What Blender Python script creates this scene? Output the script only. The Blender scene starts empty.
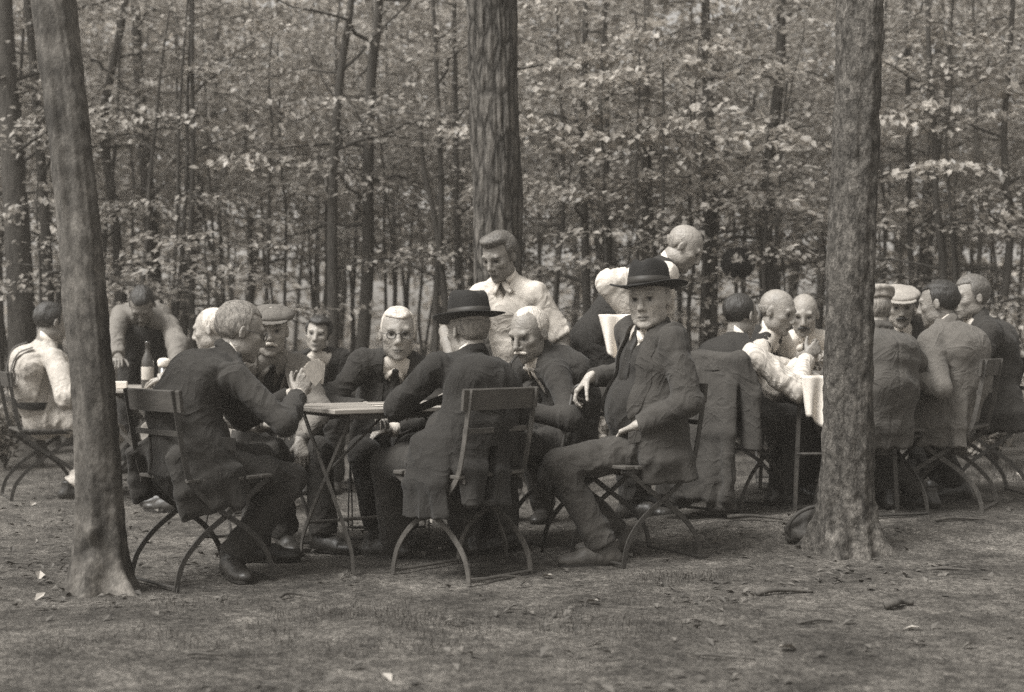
import bpy, math, random
import numpy as np
from mathutils import Vector, Matrix

random.seed(7)
rng = np.random.default_rng(11)
SC = bpy.context.scene
COL = SC.collection
R = math.radians
Z = np.array([0., 0., 1.])

# ------------------------------------------------------------------ camera model
F_PX, HOR, CAM_H = 1422.0, 340.0, 1.0


def W(u, Y, z):
    """ground-plan point whose bearing matches picture column u at distance Y"""
    return np.array([(u - 512.0) / F_PX * Y, Y, z])


def PV(u, v, Y):
    return np.array([(u - 512.0) / F_PX * Y, Y, CAM_H - (v - HOR) / F_PX * Y])


def sstep(a, b, x):
    t = np.clip((np.asarray(x, float) - a) / (b - a), 0, 1)
    return t * t * (3 - 2 * t)


# ------------------------------------------------------------------ noise
def _hash(i, j, k, seed):
    n = (i * 374761393 + j * 668265263 + k * 1442695041 + seed * 974711) & 0xFFFFFFFF
    n = ((n ^ (n >> 13)) * 1274126177) & 0xFFFFFFFF
    n = n ^ (n >> 16)
    return (n & 0xFFFF).astype(np.float64) / 65535.0 * 2 - 1


def noise3(p, seed=0):
    p = np.asarray(p, float)
    b = np.floor(p).astype(np.int64)
    f = p - b
    f = f * f * (3 - 2 * f)
    i, j, k = b[:, 0], b[:, 1], b[:, 2]
    r = 0
    for di in (0, 1):
        for dj in (0, 1):
            for dk in (0, 1):
                w = (f[:, 0] if di else 1 - f[:, 0]) * (f[:, 1] if dj else 1 - f[:, 1]) * (f[:, 2] if dk else 1 - f[:, 2])
                r = r + w * _hash(i + di, j + dj, k + dk, seed)
    return r


# ------------------------------------------------------------------ terrain
def ground(x, y):
    x = np.asarray(x, float); y = np.asarray(y, float)
    g = 0.10 * sstep(0.2, 1.3, x) * sstep(6.3, 7.3, y)
    g = g + 0.10 * sstep(9.5, 13, y) * (1 - 0.6 * sstep(0.2, 1.3, x))
    g = g + 0.9 * sstep(20, 46, y)
    return g


def gz(x, y):
    return float(ground(x, y))


# ------------------------------------------------------------------ materials
TINT = (1.0, 0.928, 0.835)


def mono(v):
    return (v * TINT[0], v * TINT[1], v * TINT[2], 1.0)


def _n(nt, t, x=0, y=0, **kw):
    n = nt.nodes.new(t)
    n.location = (x, y)
    for k, v in kw.items():
        setattr(n, k, v)
    return n


def mat(name, v, rough=0.85, var=None, bump=None, bump2=None, sheen=0.0, spec=0.3, stripe=None, attr=None,
        stretch=None, coat=0.0, translucent=0.0, scales=None, crease=None):
    """procedural grey material: v base reflectance, var=(scale, amount) mottling, bump=(scale, strength, distance)"""
    m = bpy.data.materials.new(name)
    m.use_nodes = True
    nt = m.node_tree
    b = nt.nodes['Principled BSDF']
    out = nt.nodes['Material Output']
    b.inputs['Roughness'].default_value = rough
    b.inputs['Specular IOR Level'].default_value = spec
    b.inputs['Sheen Weight'].default_value = sheen
    b.inputs['Sheen Roughness'].default_value = 0.5
    b.inputs['Coat Weight'].default_value = coat
    tc = _n(nt, 'ShaderNodeTexCoord', -1200, 0)
    vec = tc.outputs['Object']
    if stretch:
        mp = _n(nt, 'ShaderNodeMapping', -1000, 0)
        mp.inputs['Scale'].default_value = stretch
        nt.links.new(vec, mp.inputs['Vector'])
        vec = mp.outputs['Vector']
    # value chain
    val = None

    def mul(a, bsock):
        mm = _n(nt, 'ShaderNodeMath', -300, 200, operation='MULTIPLY')
        nt.links.new(a, mm.inputs[0])
        if isinstance(bsock, (int, float)):
            mm.inputs[1].default_value = bsock
        else:
            nt.links.new(bsock, mm.inputs[1])
        return mm.outputs[0]

    base = _n(nt, 'ShaderNodeValue', -700, 300)
    base.outputs[0].default_value = v
    val = base.outputs[0]

    def vary(scale, amount, detail=5.0, lo=0.3, hi=0.7):
        nz = _n(nt, 'ShaderNodeTexNoise', -800, 0)
        nz.inputs['Scale'].default_value = scale
        nz.inputs['Detail'].default_value = detail
        nz.inputs['Roughness'].default_value = 0.6
        nt.links.new(vec, nz.inputs['Vector'])
        mr = _n(nt, 'ShaderNodeMapRange', -600, 0)
        mr.inputs['From Min'].default_value = lo
        mr.inputs['From Max'].default_value = hi
        mr.inputs['To Min'].default_value = 1 - amount
        mr.inputs['To Max'].default_value = 1 + amount
        nt.links.new(nz.outputs['Fac'], mr.inputs['Value'])
        return mr.outputs['Result']

    if var:
        vs = var if isinstance(var[0], (tuple, list)) else [var]
        for s in vs:
            val = mul(val, vary(*s))
    if scales:
        vo = _n(nt, 'ShaderNodeTexVoronoi', -800, 600)
        vo.feature = 'DISTANCE_TO_EDGE'
        vo.inputs['Scale'].default_value = scales[0]
        wn = _n(nt, 'ShaderNodeTexNoise', -1000, 600); wn.inputs['Scale'].default_value = scales[0] * 0.8; wn.inputs['Detail'].default_value = 3
        ad = _n(nt, 'ShaderNodeVectorMath', -900, 600, operation='MULTIPLY_ADD')
        ad.inputs[1].default_value = (0.9 / scales[0],) * 3
        nt.links.new(vec, wn.inputs['Vector']); nt.links.new(wn.outputs['Color'], ad.inputs[0]); nt.links.new(vec, ad.inputs[2])
        nt.links.new(ad.outputs[0], vo.inputs['Vector'])
        mr = _n(nt, 'ShaderNodeMapRange', -600, 600)
        mr.inputs['From Min'].default_value = 0.0; mr.inputs['From Max'].default_value = 0.22
        mr.inputs['To Min'].default_value = 1 - scales[1]; mr.inputs['To Max'].default_value = 1.0 + scales[1] * 0.25
        nt.links.new(vo.outputs['Distance'], mr.inputs['Value'])
        val = mul(val, mr.outputs['Result'])
        scale_h = mr.outputs['Result']
    if stripe:
        sep = _n(nt, 'ShaderNodeTexWave', -800, -200)
        if len(stripe) > 3: sep.bands_direction = stripe[3]
        sep.inputs['Scale'].default_value = stripe[0]
        sep.inputs['Distortion'].default_value = stripe[2] if len(stripe) > 2 else 0.3
        sep.inputs['Detail'].default_value = 1.0
        nt.links.new(vec, sep.inputs['Vector'])
        mr = _n(nt, 'ShaderNodeMapRange', -600, -200)
        mr.inputs['From Min'].default_value = 0.1
        mr.inputs['From Max'].default_value = 0.5
        mr.inputs['To Min'].default_value = 1 - stripe[1]
        mr.inputs['To Max'].default_value = 1
        nt.links.new(sep.outputs['Fac'], mr.inputs['Value'])
        val = mul(val, mr.outputs['Result'])
    if attr:
        at = _n(nt, 'ShaderNodeAttribute', -800, 400)
        at.attribute_name = attr
        val = mul(val, at.outputs['Fac'])
    tint = _n(nt, 'ShaderNodeVectorMath', -150, 200, operation='SCALE')
    tint.inputs[0].default_value = TINT
    nt.links.new(val, tint.inputs['Scale'])
    nt.links.new(tint.outputs['Vector'], b.inputs['Base Color'])
    prev = None
    if scales:
        bn = _n(nt, 'ShaderNodeBump', -300, -700)
        bn.inputs['Strength'].default_value = 0.9
        bn.inputs['Distance'].default_value = scales[2]
        nt.links.new(scale_h, bn.inputs['Height'])
        prev = bn.outputs['Normal']
    if crease:
        nz = _n(nt, 'ShaderNodeTexNoise', -800, -800)
        nz.inputs['Scale'].default_value = crease[0]; nz.inputs['Detail'].default_value = 2.5
        nz.inputs['Roughness'].default_value = 0.5; nz.inputs['Distortion'].default_value = 0.9
        nt.links.new(vec, nz.inputs['Vector'])
        sb = _n(nt, 'ShaderNodeMath', -650, -800, operation='SUBTRACT'); sb.inputs[1].default_value = 0.5
        ab = _n(nt, 'ShaderNodeMath', -550, -800, operation='ABSOLUTE')
        pw = _n(nt, 'ShaderNodeMath', -450, -800, operation='POWER'); pw.inputs[1].default_value = 0.7
        nt.links.new(nz.outputs['Fac'], sb.inputs[0]); nt.links.new(sb.outputs[0], ab.inputs[0]); nt.links.new(ab.outputs[0], pw.inputs[0])
        bn = _n(nt, 'ShaderNodeBump', -300, -800); bn.invert = True
        bn.inputs['Strength'].default_value = crease[1]; bn.inputs['Distance'].default_value = crease[2]
        nt.links.new(pw.outputs[0], bn.inputs['Height'])
        if prev: nt.links.new(prev, bn.inputs['Normal'])
        prev = bn.outputs['Normal']
    for bp in (bump, bump2):
        if not bp:
            continue
        nz = _n(nt, 'ShaderNodeTexNoise', -800, -400)
        nz.inputs['Scale'].default_value = bp[0]
        nz.inputs['Detail'].default_value = 6.0
        nz.inputs['Roughness'].default_value = 0.62
        nt.links.new(vec, nz.inputs['Vector'])
        bn = _n(nt, 'ShaderNodeBump', -300, -400)
        bn.inputs['Strength'].default_value = bp[1]
        bn.inputs['Distance'].default_value = bp[2]
        nt.links.new(nz.outputs['Fac'], bn.inputs['Height'])
        if prev:
            nt.links.new(prev, bn.inputs['Normal'])
        prev = bn.outputs['Normal']
    if prev:
        nt.links.new(prev, b.inputs['Normal'])
    if translucent:
        tr = _n(nt, 'ShaderNodeBsdfTranslucent', 100, -200)
        nt.links.new(tint.outputs['Vector'], tr.inputs['Color'])
        mx = _n(nt, 'ShaderNodeMixShader', 300, 0)
        mx.inputs[0].default_value = translucent
        nt.links.new(b.outputs[0], mx.inputs[1])
        nt.links.new(tr.outputs[0], mx.inputs[2])
        nt.links.new(mx.outputs[0], out.inputs['Surface'])
    return m


# ------------------------------------------------------------------ object helpers
def link(o, parent=None):
    COL.objects.link(o)
    if parent is not None:
        o.parent = parent
    return o


def tag(o, label=None, cat=None, group=None, kind=None):
    if label: o['label'] = label
    if cat: o['category'] = cat
    if group: o['group'] = group
    if kind: o['kind'] = kind
    return o


def empty(name, loc=(0, 0, 0), rz=0.0):
    o = bpy.data.objects.new(name, None)
    o.empty_display_size = 0.1
    o.location = tuple(float(c) for c in loc)
    o.rotation_euler = (0, 0, rz)
    return link(o)


def np_mesh(name, V, Fq, m, parent=None, smooth=True, origin=None, attr=None, sharp=None):
    V = np.asarray(V, np.float32)
    if origin is not None:
        V = V - np.asarray(origin, np.float32)
    Fq = np.asarray(Fq, np.int32)
    me = bpy.data.meshes.new(name)
    me.vertices.add(len(V))
    me.vertices.foreach_set('co', V.ravel())
    n, k = Fq.shape
    me.loops.add(n * k)
    me.loops.foreach_set('vertex_index', Fq.ravel())
    me.polygons.add(n)
    me.polygons.foreach_set('loop_start', np.arange(0, n * k, k, dtype=np.int32))
    me.polygons.foreach_set('use_smooth', np.full(n, smooth, bool))
    if attr:
        for an, av in attr.items():
            a = me.attributes.new(an, 'FLOAT', 'POINT')
            a.data.foreach_set('value', np.asarray(av, np.float32))
    me.update(calc_edges=True)
    me.validate()
    if m is not None:
        for mm in (m if isinstance(m, (list, tuple)) else [m]):
            me.materials.append(mm)
    o = bpy.data.objects.new(name, me)
    return link(o, parent)


class MB:
    """collects solid pieces, built as one mesh object"""
    def __init__(s):
        s.v = []; s.f = []

    def add(s, V, Fs):
        o = len(s.v)
        s.v += [tuple(float(c) for c in p) for p in V]
        s.f += [tuple(i + o for i in f) for f in Fs]

    def box(s, c, size, rot=None, bev=0.0):
        hx, hy, hz = [a / 2 for a in size]
        P = []
        if bev <= 0:
            P = [(x, y, z) for x in (-hx, hx) for y in (-hy, hy) for z in (-hz, hz)]
            Fs = [(0, 1, 3, 2), (4, 6, 7, 5), (0, 4, 5, 1), (2, 3, 7, 6), (0, 2, 6, 4), (1, 5, 7, 3)]
        else:
            rings = [(-hz, bev), (-hz + bev, 0), (hz - bev, 0), (hz, bev)]
            for zz, e in rings:
                ax, ay = hx - e, hy - e
                P += [(-ax + bev, -ay, zz), (ax - bev, -ay, zz), (ax, -ay + bev, zz), (ax, ay - bev, zz),
                      (ax - bev, ay, zz), (-ax + bev, ay, zz), (-ax, ay - bev, zz), (-ax, -ay + bev, zz)]
            Fs = []
            for r in range(3):
                for i in range(8):
                    j = (i + 1) % 8
                    Fs.append((r * 8 + i, r * 8 + j, r * 8 + 8 + j, r * 8 + 8 + i))
            Fs.append(tuple(range(7, -1, -1)))
            Fs.append(tuple(range(24, 32)))
        P = np.array(P)
        if rot is not None:
            P = P @ np.array(rot).T
        s.add(P + np.array(c), Fs)

    def sweep(s, pts, sec, ref=(1, 0, 0), radii=None, closed=False):
        """sweep a closed 2-D section (list of (a,b)) along pts; a runs along ref"""
        pts = [np.array(p, float) for p in pts]
        n, k = len(pts), len(sec)
        V = []
        for i, p in enumerate(pts):
            if closed:
                t = pts[(i + 1) % n] - pts[i - 1]
            else:
                t = pts[min(i + 1, n - 1)] - pts[max(i - 1, 0)]
            t = t / np.linalg.norm(t)
            a = np.array(ref, float); a = a - t * a.dot(t)
            if np.linalg.norm(a) < 1e-4:
                a = np.array((0.3, 1, 0.2)); a = a - t * a.dot(t)
            a /= np.linalg.norm(a)
            b = np.cross(t, a)
            q = 1 if radii is None else radii[i]
            V += [p + (x * a + y * b) * q for x, y in sec]
        Fs = []
        for i in range(n if closed else n - 1):
            i2 = (i + 1) % n
            for j in range(k):
                j2 = (j + 1) % k
                Fs.append((i * k + j, i * k + j2, i2 * k + j2, i2 * k + j))
        if not closed:
            Fs.append(tuple(range(k - 1, -1, -1)))
            Fs.append(tuple((n - 1) * k + j for j in range(k)))
        s.add(V, Fs)

    def tube(s, pts, r, k=8, ref=(1, 0, 0), closed=False):
        rr = [r] * len(pts) if isinstance(r, (int, float)) else list(r)
        s.sweep(pts, [(math.cos(2 * math.pi * j / k), math.sin(2 * math.pi * j / k)) for j in range(k)], ref, rr, closed)

    def bar(s, pts, w, t, ref=(1, 0, 0)):
        s.sweep(pts, [(-w / 2, -t / 2), (w / 2, -t / 2), (w / 2, t / 2), (-w / 2, t / 2)], ref)

    def lathe(s, prof, n=24, sx=1, sy=1, fn=None):
        V = []
        for r, z in prof:
            for j in range(n):
                a = 2 * math.pi * j / n
                p = np.array([r * math.cos(a) * sx, r * math.sin(a) * sy, z])
                V.append(fn(p, r) if fn else p)
        Fs = []
        for i in range(len(prof) - 1):
            for j in range(n):
                j2 = (j + 1) % n
                Fs.append((i * n + j, i * n + j2, i * n + n + j2, i * n + n + j))
        if prof[0][0] > 1e-6: Fs.append(tuple(range(n - 1, -1, -1)))
        if prof[-1][0] > 1e-6: Fs.append(tuple((len(prof) - 1) * n + j for j in range(n)))
        s.add(V, Fs)

    def build(s, name, m, parent=None, smooth=False, xf=None):
        V = np.array(s.v, float)
        if xf is not None:
            V = V @ np.array(xf[0]).T + np.array(xf[1])
        me = bpy.data.meshes.new(name)
        me.from_pydata([tuple(p) for p in V], [], s.f)
        if smooth:
            me.polygons.foreach_set('use_smooth', [True] * len(me.polygons))
        me.update()
        me.materials.append(m)
        return link(bpy.data.objects.new(name, me), parent)


def catmull(pts, n=6):
    pts = [np.array(p, float) for p in pts]
    P = [2 * pts[0] - pts[1]] + pts + [2 * pts[-1] - pts[-2]]
    out = []
    for i in range(1, len(P) - 2):
        for s in range(n):
            t = s / n
            out.append(0.5 * ((2 * P[i]) + (P[i + 1] - P[i - 1]) * t + (2 * P[i - 1] - 5 * P[i] + 4 * P[i + 1] - P[i + 2]) * t * t
                              + (3 * P[i] - P[i - 1] - 3 * P[i + 1] + P[i + 2]) * t ** 3))
    out.append(pts[-1])
    return out


def copy_tree(o, parent=None):
    c = o.copy()
    COL.objects.link(c)
    if parent is not None:
        c.parent = parent
    for ch in list(o.children):
        copy_tree(ch, c)
    return c


# ------------------------------------------------------------------ signed distance modelling
def unit(v):
    v = np.asarray(v, float)
    return v / (np.linalg.norm(v) + 1e-12)


def smin(a, b, k):
    if k <= 0:
        return np.minimum(a, b)
    h = np.clip(0.5 + 0.5 * (b - a) / k, 0, 1)
    return b * (1 - h) + a * h - k * h * (1 - h)


class Shape:
    def __init__(s):
        s.ops = []

    # ---- primitives
    def cone(s, a, b, ra, rb, k=0.02, flat=None, capa=False, capb=False, mode='u'):
        a = np.array(a, float); b = np.array(b, float)
        rm = max(ra, rb)
        if flat is not None:
            n = unit(flat[0]); fl = flat[1] - 1.0
        d0 = unit(b - a)
        ba = b - a
        if flat is not None:
            ba = ba + fl * ba.dot(n) * n
        L2 = ba.dot(ba) + 1e-12

        def fn(X, Y, Zz):
            px, py, pz = X - a[0], Y - a[1], Zz - a[2]
            if capa or capb:
                ax = px * d0[0] + py * d0[1] + pz * d0[2]
            if flat is not None:
                q = fl * (px * n[0] + py * n[1] + pz * n[2])
                px, py, pz = px + q * n[0], py + q * n[1], pz + q * n[2]
            t = np.clip((px * ba[0] + py * ba[1] + pz * ba[2]) / L2, 0, 1)
            d = np.sqrt((px - t * ba[0]) ** 2 + (py - t * ba[1]) ** 2 + (pz - t * ba[2]) ** 2) - (ra + (rb - ra) * t)
            if capb:
                d = np.maximum(d, ax - np.linalg.norm(b - a))
            if capa:
                d = np.maximum(d, -ax)
            return d
        s.ops.append((mode, fn, np.minimum(a, b) - rm, np.maximum(a, b) + rm, k))
        return s

    def ell(s, c, r, M=None, k=0.02, mode='u'):
        c = np.array(c, float); r = np.array(r, float)
        M = np.eye(3) if M is None else np.array(M, float)      # columns = local axes

        def fn(X, Y, Zz):
            px, py, pz = X - c[0], Y - c[1], Zz - c[2]
            q = [px * M[0, i] + py * M[1, i] + pz * M[2, i] for i in range(3)]
            k0 = np.sqrt((q[0] / r[0]) ** 2 + (q[1] / r[1]) ** 2 + (q[2] / r[2]) ** 2)
            k1 = np.sqrt((q[0] / r[0] ** 2) ** 2 + (q[1] / r[1] ** 2) ** 2 + (q[2] / r[2] ** 2) ** 2) + 1e-9
            return k0 * (k0 - 1) / k1
        e = np.sqrt(((M * r) ** 2).sum(1))
        s.ops.append((mode, fn, c - e, c + e, k))
        return s

    def econe(s, a, b, ra, rb, rt, fw, k=0.04, capb=False, mode='u'):
        """elliptical tapered segment; (half width, half depth) at both ends; rt / fw give the section axes"""
        a = np.array(a, float); b = np.array(b, float)
        u = unit(b - a); L = np.linalg.norm(b - a)
        r_ = unit(np.array(rt) - u * u.dot(rt)); f_ = unit(np.array(fw) - u * u.dot(fw) - r_ * r_.dot(fw))
        rm = max(ra + rb)

        def fn(X, Y, Zz):
            px, py, pz = X - a[0], Y - a[1], Zz - a[2]
            ax = px * u[0] + py * u[1] + pz * u[2]
            x = px * r_[0] + py * r_[1] + pz * r_[2]
            y = px * f_[0] + py * f_[1] + pz * f_[2]
            t = np.clip(ax / L, 0, 1)
            rx = ra[0] + (rb[0] - ra[0]) * t; ry = ra[1] + (rb[1] - ra[1]) * t
            w = ax - t * L
            m_ = np.minimum(rx, ry)
            k0 = np.sqrt((x / rx) ** 2 + (y / ry) ** 2 + (w / m_) ** 2)
            k1 = np.sqrt((x / rx ** 2) ** 2 + (y / ry ** 2) ** 2 + (w / m_ ** 2) ** 2) + 1e-9
            d = k0 * (k0 - 1) / k1
            d = np.where(k0 < 0.3, -m_ * 0.7, d)
            if capb:
                d = np.maximum(d, ax - L)
            return d
        s.ops.append((mode, fn, np.minimum(a, b) - rm, np.maximum(a, b) + rm, k))
        return s

    def custom(s, fn, lo, hi, k=0.0, mode='s'):
        s.ops.append((mode, fn, np.array(lo, float), np.array(hi, float), k))
        return s

    # ---- evaluation
    def _apply(s, F, op, X, Y, Zz, g=0.0):
        mode, fn, lo, hi, k = op
        d = fn(X, Y, Zz)
        if mode == 'u':
            return smin(F, d - g, k)
        if mode == 's':
            return -smin(-F, d, k) if k > 0 else np.maximum(F, -d)
        if mode == 'i':
            return -smin(-F, -d, k) if k > 0 else np.maximum(F, d)

    def at(s, P):
        P = np.atleast_2d(np.asarray(P, float))
        F = np.full(len(P), 0.15)
        for op in s.ops:
            F = s._apply(F, op, P[:, 0], P[:, 1], P[:, 2])
        return F

    def hit(s, o, d, tmax=0.6, miss=0):
        """first surface point along a ray"""
        o = np.array(o, float); d = unit(d)
        ts = np.linspace(0, tmax, 240)
        f = s.at(o[None] + ts[:, None] * d[None])
        i = np.argmax(f < 0)
        if f[i] >= 0:
            if miss is None: return None
            return o + d * tmax * 0.5
        return o + d * ts[i]

    def mesh(s, h):
        us = [op for op in s.ops if op[0] == 'u']
        lo = np.min([op[2] for op in us], 0) - 3 * h - 0.02
        hi = np.max([op[3] for op in us], 0) + 3 * h + 0.02
        n = np.ceil((hi - lo) / h).astype(int) + 1
        ax = [(lo[i] + np.arange(n[i]) * h).astype(np.float32) for i in range(3)]
        F = np.full(n, 0.15, np.float32)
        for op in s.ops:
            pad = op[4] + 2.5 * h + 0.004
            i0 = np.clip(np.floor((op[2] - pad - lo) / h).astype(int), 0, n - 1)
            i1 = np.clip(np.ceil((op[3] + pad - lo) / h).astype(int) + 1, 1, n)
            if (i1 <= i0).any():
                continue
            sl = tuple(slice(i0[i], i1[i]) for i in range(3))
            X = ax[0][sl[0]][:, None, None]; Y = ax[1][sl[1]][None, :, None]; Zz = ax[2][sl[2]][None, None, :]
            F[sl] = s._apply(F[sl], op, X, Y, Zz)
        return nets(F, lo, h)


def nets(F, o, h):
    S = F < 0
    nx, ny, nz = F.shape
    cnt = np.zeros((nx - 1, ny - 1, nz - 1), np.uint8)
    for i in (0, 1):
        for j in (0, 1):
            for k in (0, 1):
                cnt += S[i:nx - 1 + i, j:ny - 1 + j, k:nz - 1 + k]
    mask = (cnt > 0) & (cnt < 8)
    idx = np.argwhere(mask)
    ids = np.full(mask.shape, -1, np.int32)
    ids[mask] = np.arange(len(idx), dtype=np.int32)
    cs = [(i, j, k) for i in (0, 1) for j in (0, 1) for k in (0, 1)]
    V = [F[idx[:, 0] + c[0], idx[:, 1] + c[1], idx[:, 2] + c[2]] for c in cs]
    acc = np.zeros((len(idx), 3)); w = np.zeros(len(idx))
    for a in range(8):
        for b in range(a + 1, 8):
            ca, cb = np.array(cs[a]), np.array(cs[b])
            if np.abs(ca - cb).sum() != 1:
                continue
            va, vb = V[a], V[b]
            cr = (va < 0) != (vb < 0)
            t = np.where(cr, va / np.where(cr, va - vb, 1), 0)
            acc += np.where(cr[:, None], ca[None] + t[:, None] * (cb - ca)[None], 0)
            w += cr
    P = (idx + acc / w[:, None]) * h + np.asarray(o)
    faces = []
    for axis in range(3):
        A = np.moveaxis(S, [axis, (axis + 1) % 3, (axis + 2) % 3], [0, 1, 2])
        I = np.moveaxis(ids, [axis, (axis + 1) % 3, (axis + 2) % 3], [0, 1, 2])
        e = (A[:-1] != A[1:])[:, 1:-1, 1:-1]
        q = np.argwhere(e)
        i, j, k = q[:, 0], q[:, 1] + 1, q[:, 2] + 1
        f = np.stack([I[i, j - 1, k - 1], I[i, j, k - 1], I[i, j, k], I[i, j - 1, k]], 1)
        fl = ~A[i, j, k]
        f[fl] = f[fl][:, ::-1]
        faces.append(f)
    return P, np.concatenate(faces)


def vnormals(V, Fq):
    a, b, c, d = (V[Fq[:, i]] for i in range(4))
    n = np.cross(c - a, d - b)
    N = np.zeros_like(V)
    for ax in range(3):
        for i in range(4):
            N[:, ax] += np.bincount(Fq[:, i], n[:, ax], len(V))
    return N / (np.linalg.norm(N, axis=1)[:, None] + 1e-12)


def smooth_mesh(V, Fq, it=1, lam=0.5):
    for _ in range(it):
        S = np.zeros_like(V); c = np.zeros(len(V))
        for i in range(4):
            for dj in (1, 3):
                j = (i + dj) % 4
                for ax in range(3):
                    S[:, ax] += np.bincount(Fq[:, i], V[Fq[:, j], ax], len(V))
                c += np.bincount(Fq[:, i], minlength=len(V))
        V = V + lam * (S / np.maximum(c, 1)[:, None] - V)
    return V


def crumple(V, Fq, amp, scale, seed, joints=(), jamp=0.006, wave=0.03):
    """cloth folds: broad ridged noise plus tight folds gathered round the joints (point, limb direction, reach)"""
    N = vnormals(V, Fq)
    Q = V * np.array((1.0, 1.0, 0.62))                      # folds hang with gravity
    w = np.stack([noise3(Q * scale * 0.7 + 31, seed + 5), noise3(Q * scale * 0.7 + 57, seed + 6), noise3(Q * scale * 0.7 + 83, seed + 7)], 1)
    n1 = 1 - np.abs(noise3(Q * scale + w * 1.0, seed)) * 2.4
    n2 = 1 - np.abs(noise3(Q * scale * 2.1 + w * 1.6 + 9, seed + 1)) * 2.4
    n3 = noise3(V * scale * 0.5 + 3, seed + 2)
    d = amp * (0.75 * n1 + 0.40 * n2 + 0.5 * n3)
    for (c, dr, reach) in joints:
        q = V - np.asarray(c)
        r2 = (q ** 2).sum(1)
        g = np.exp(-r2 / reach ** 2)
        sel = g > 0.03
        if not sel.any():
            continue
        u = unit(dr)
        al = q[sel] @ u
        pv = q[sel] - al[:, None] * u
        # long creases running round the limb and slanting, broken up so that they never close into rings
        tilt = pv @ unit(np.cross(u, (0.3, 0.5, 0.8)))
        cc = np.stack([(al + 0.55 * tilt) / wave, pv @ unit(np.cross(u, (0.9, 0.1, 0.2))) * 7.0, tilt * 7.0], 1)
        cc = cc + noise3(V[sel] * 11, seed + 3)[:, None] * 0.9
        f = 1 - np.abs(noise3(cc, seed + 4)) * 2.2
        gate = np.clip(0.55 + 0.9 * noise3(V[sel] * 8 + 5, seed + 8), 0, 1)
        d[sel] += g[sel] * gate * jamp * f
    return V + N * d[:, None]
# ------------------------------------------------------------------ materials for people
M = {}
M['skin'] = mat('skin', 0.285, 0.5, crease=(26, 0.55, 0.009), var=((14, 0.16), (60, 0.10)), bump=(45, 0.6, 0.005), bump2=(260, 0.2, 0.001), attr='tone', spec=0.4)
M['suit_black'] = mat('suit_black', 0.022, 0.9, crease=(7.5, 0.62, 0.030), var=(3, 0.22), bump=(420, 0.5, 0.0012), bump2=(24, 0.35, 0.006), sheen=0.05)
M['suit_dark'] = mat('suit_dark', 0.033, 0.9, crease=(7.5, 0.62, 0.030), var=(3, 0.22), bump=(420, 0.5, 0.0012), bump2=(24, 0.35, 0.006), sheen=0.06)
M['suit_grey'] = mat('suit_grey', 0.05, 0.9, crease=(7.5, 0.62, 0.030), var=(3, 0.2), bump=(420, 0.5, 0.0012), bump2=(24, 0.35, 0.006), sheen=0.06)
M['suit_pale'] = mat('suit_pale', 0.135, 0.9, crease=(7.5, 0.62, 0.030), var=((3, 0.2), (160, 0.15)), bump=(420, 0.5, 0.0012), bump2=(24, 0.35, 0.006), sheen=0.06)
M['suit_mid'] = mat('suit_mid', 0.078, 0.9, crease=(7.5, 0.62, 0.030), var=((3, 0.2), (160, 0.18)), bump=(420, 0.5, 0.0012), bump2=(24, 0.35, 0.006), sheen=0.06)
M['suit_light'] = mat('suit_light', 0.20, 0.9, crease=(7.5, 0.62, 0.030), var=(4, 0.15), bump=(420, 0.5, 0.0012), bump2=(24, 0.35, 0.006), sheen=0.06)
M['trouser'] = mat('trouser', 0.036, 0.9, crease=(7.5, 0.62, 0.030), var=(4, 0.2), bump=(420, 0.5, 0.0012), bump2=(20, 0.4, 0.006), sheen=0.05)
M['trouser_stripe'] = mat('trouser_stripe', 0.05, 0.9, crease=(7.5, 0.62, 0.030), var=(4, 0.2), bump=(420, 0.5, 0.0012), bump2=(20, 0.4, 0.006), sheen=0.05)
M['vest'] = mat('vest', 0.024, 0.85, crease=(7.5, 0.62, 0.030), var=(5, 0.2), bump=(420, 0.5, 0.0012), bump2=(24, 0.4, 0.006), sheen=0.05)
M['shirt'] = mat('shirt', 0.60, 0.8, crease=(9, 0.5, 0.022), var=(6, 0.06), bump=(20, 0.4, 0.006), bump2=(300, 0.2, 0.001))
M['shirt_stripe'] = mat('shirt_stripe', 0.60, 0.8, crease=(9, 0.5, 0.022), var=(6, 0.06), bump=(20, 0.4, 0.006), stripe=(24, 0.30, 0.6, 'Y'))
M['shirt_grey'] = mat('shirt_grey', 0.17, 0.8, crease=(9, 0.5, 0.022), var=(6, 0.1), bump=(20, 0.4, 0.006))
M['blouse'] = mat('blouse', 0.42, 0.8, crease=(9, 0.5, 0.022), var=((6, 0.1), (50, 0.18)), bump=(20, 0.5, 0.008))
M['collar'] = mat('collar_linen', 0.72, 0.6, bump=(60, 0.2, 0.002))
M['tie'] = mat('tie_silk', 0.022, 0.6, var=(90, 0.5), bump=(80, 0.3, 0.002))
M['tie_light'] = mat('tie_light_silk', 0.45, 0.6, var=(90, 0.4), bump=(80, 0.3, 0.002))
M['hat'] = mat('hat_felt', 0.010, 0.8, var=(9, 0.25), bump=(200, 0.3, 0.001), sheen=0.05)
M['hat_band'] = mat('hat_band', 0.035, 0.55, bump=(300, 0.3, 0.001))
M['cap_grey'] = mat('cap_tweed_grey', 0.14, 0.9, var=((120, 0.4), (8, 0.15)), bump=(200, 0.5, 0.002))
M['cap_light'] = mat('cap_tweed_light', 0.30, 0.9, var=((120, 0.3), (8, 0.15)), bump=(200, 0.5, 0.002))
M['shoe'] = mat('shoe_leather', 0.028, 0.42, var=(12, 0.5), bump=(60, 0.4, 0.003), spec=0.5)
M['shoe_dusty'] = mat('shoe_leather_dusty', 0.085, 0.6, var=(14, 0.45), bump=(60, 0.4, 0.003), spec=0.4)
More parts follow.
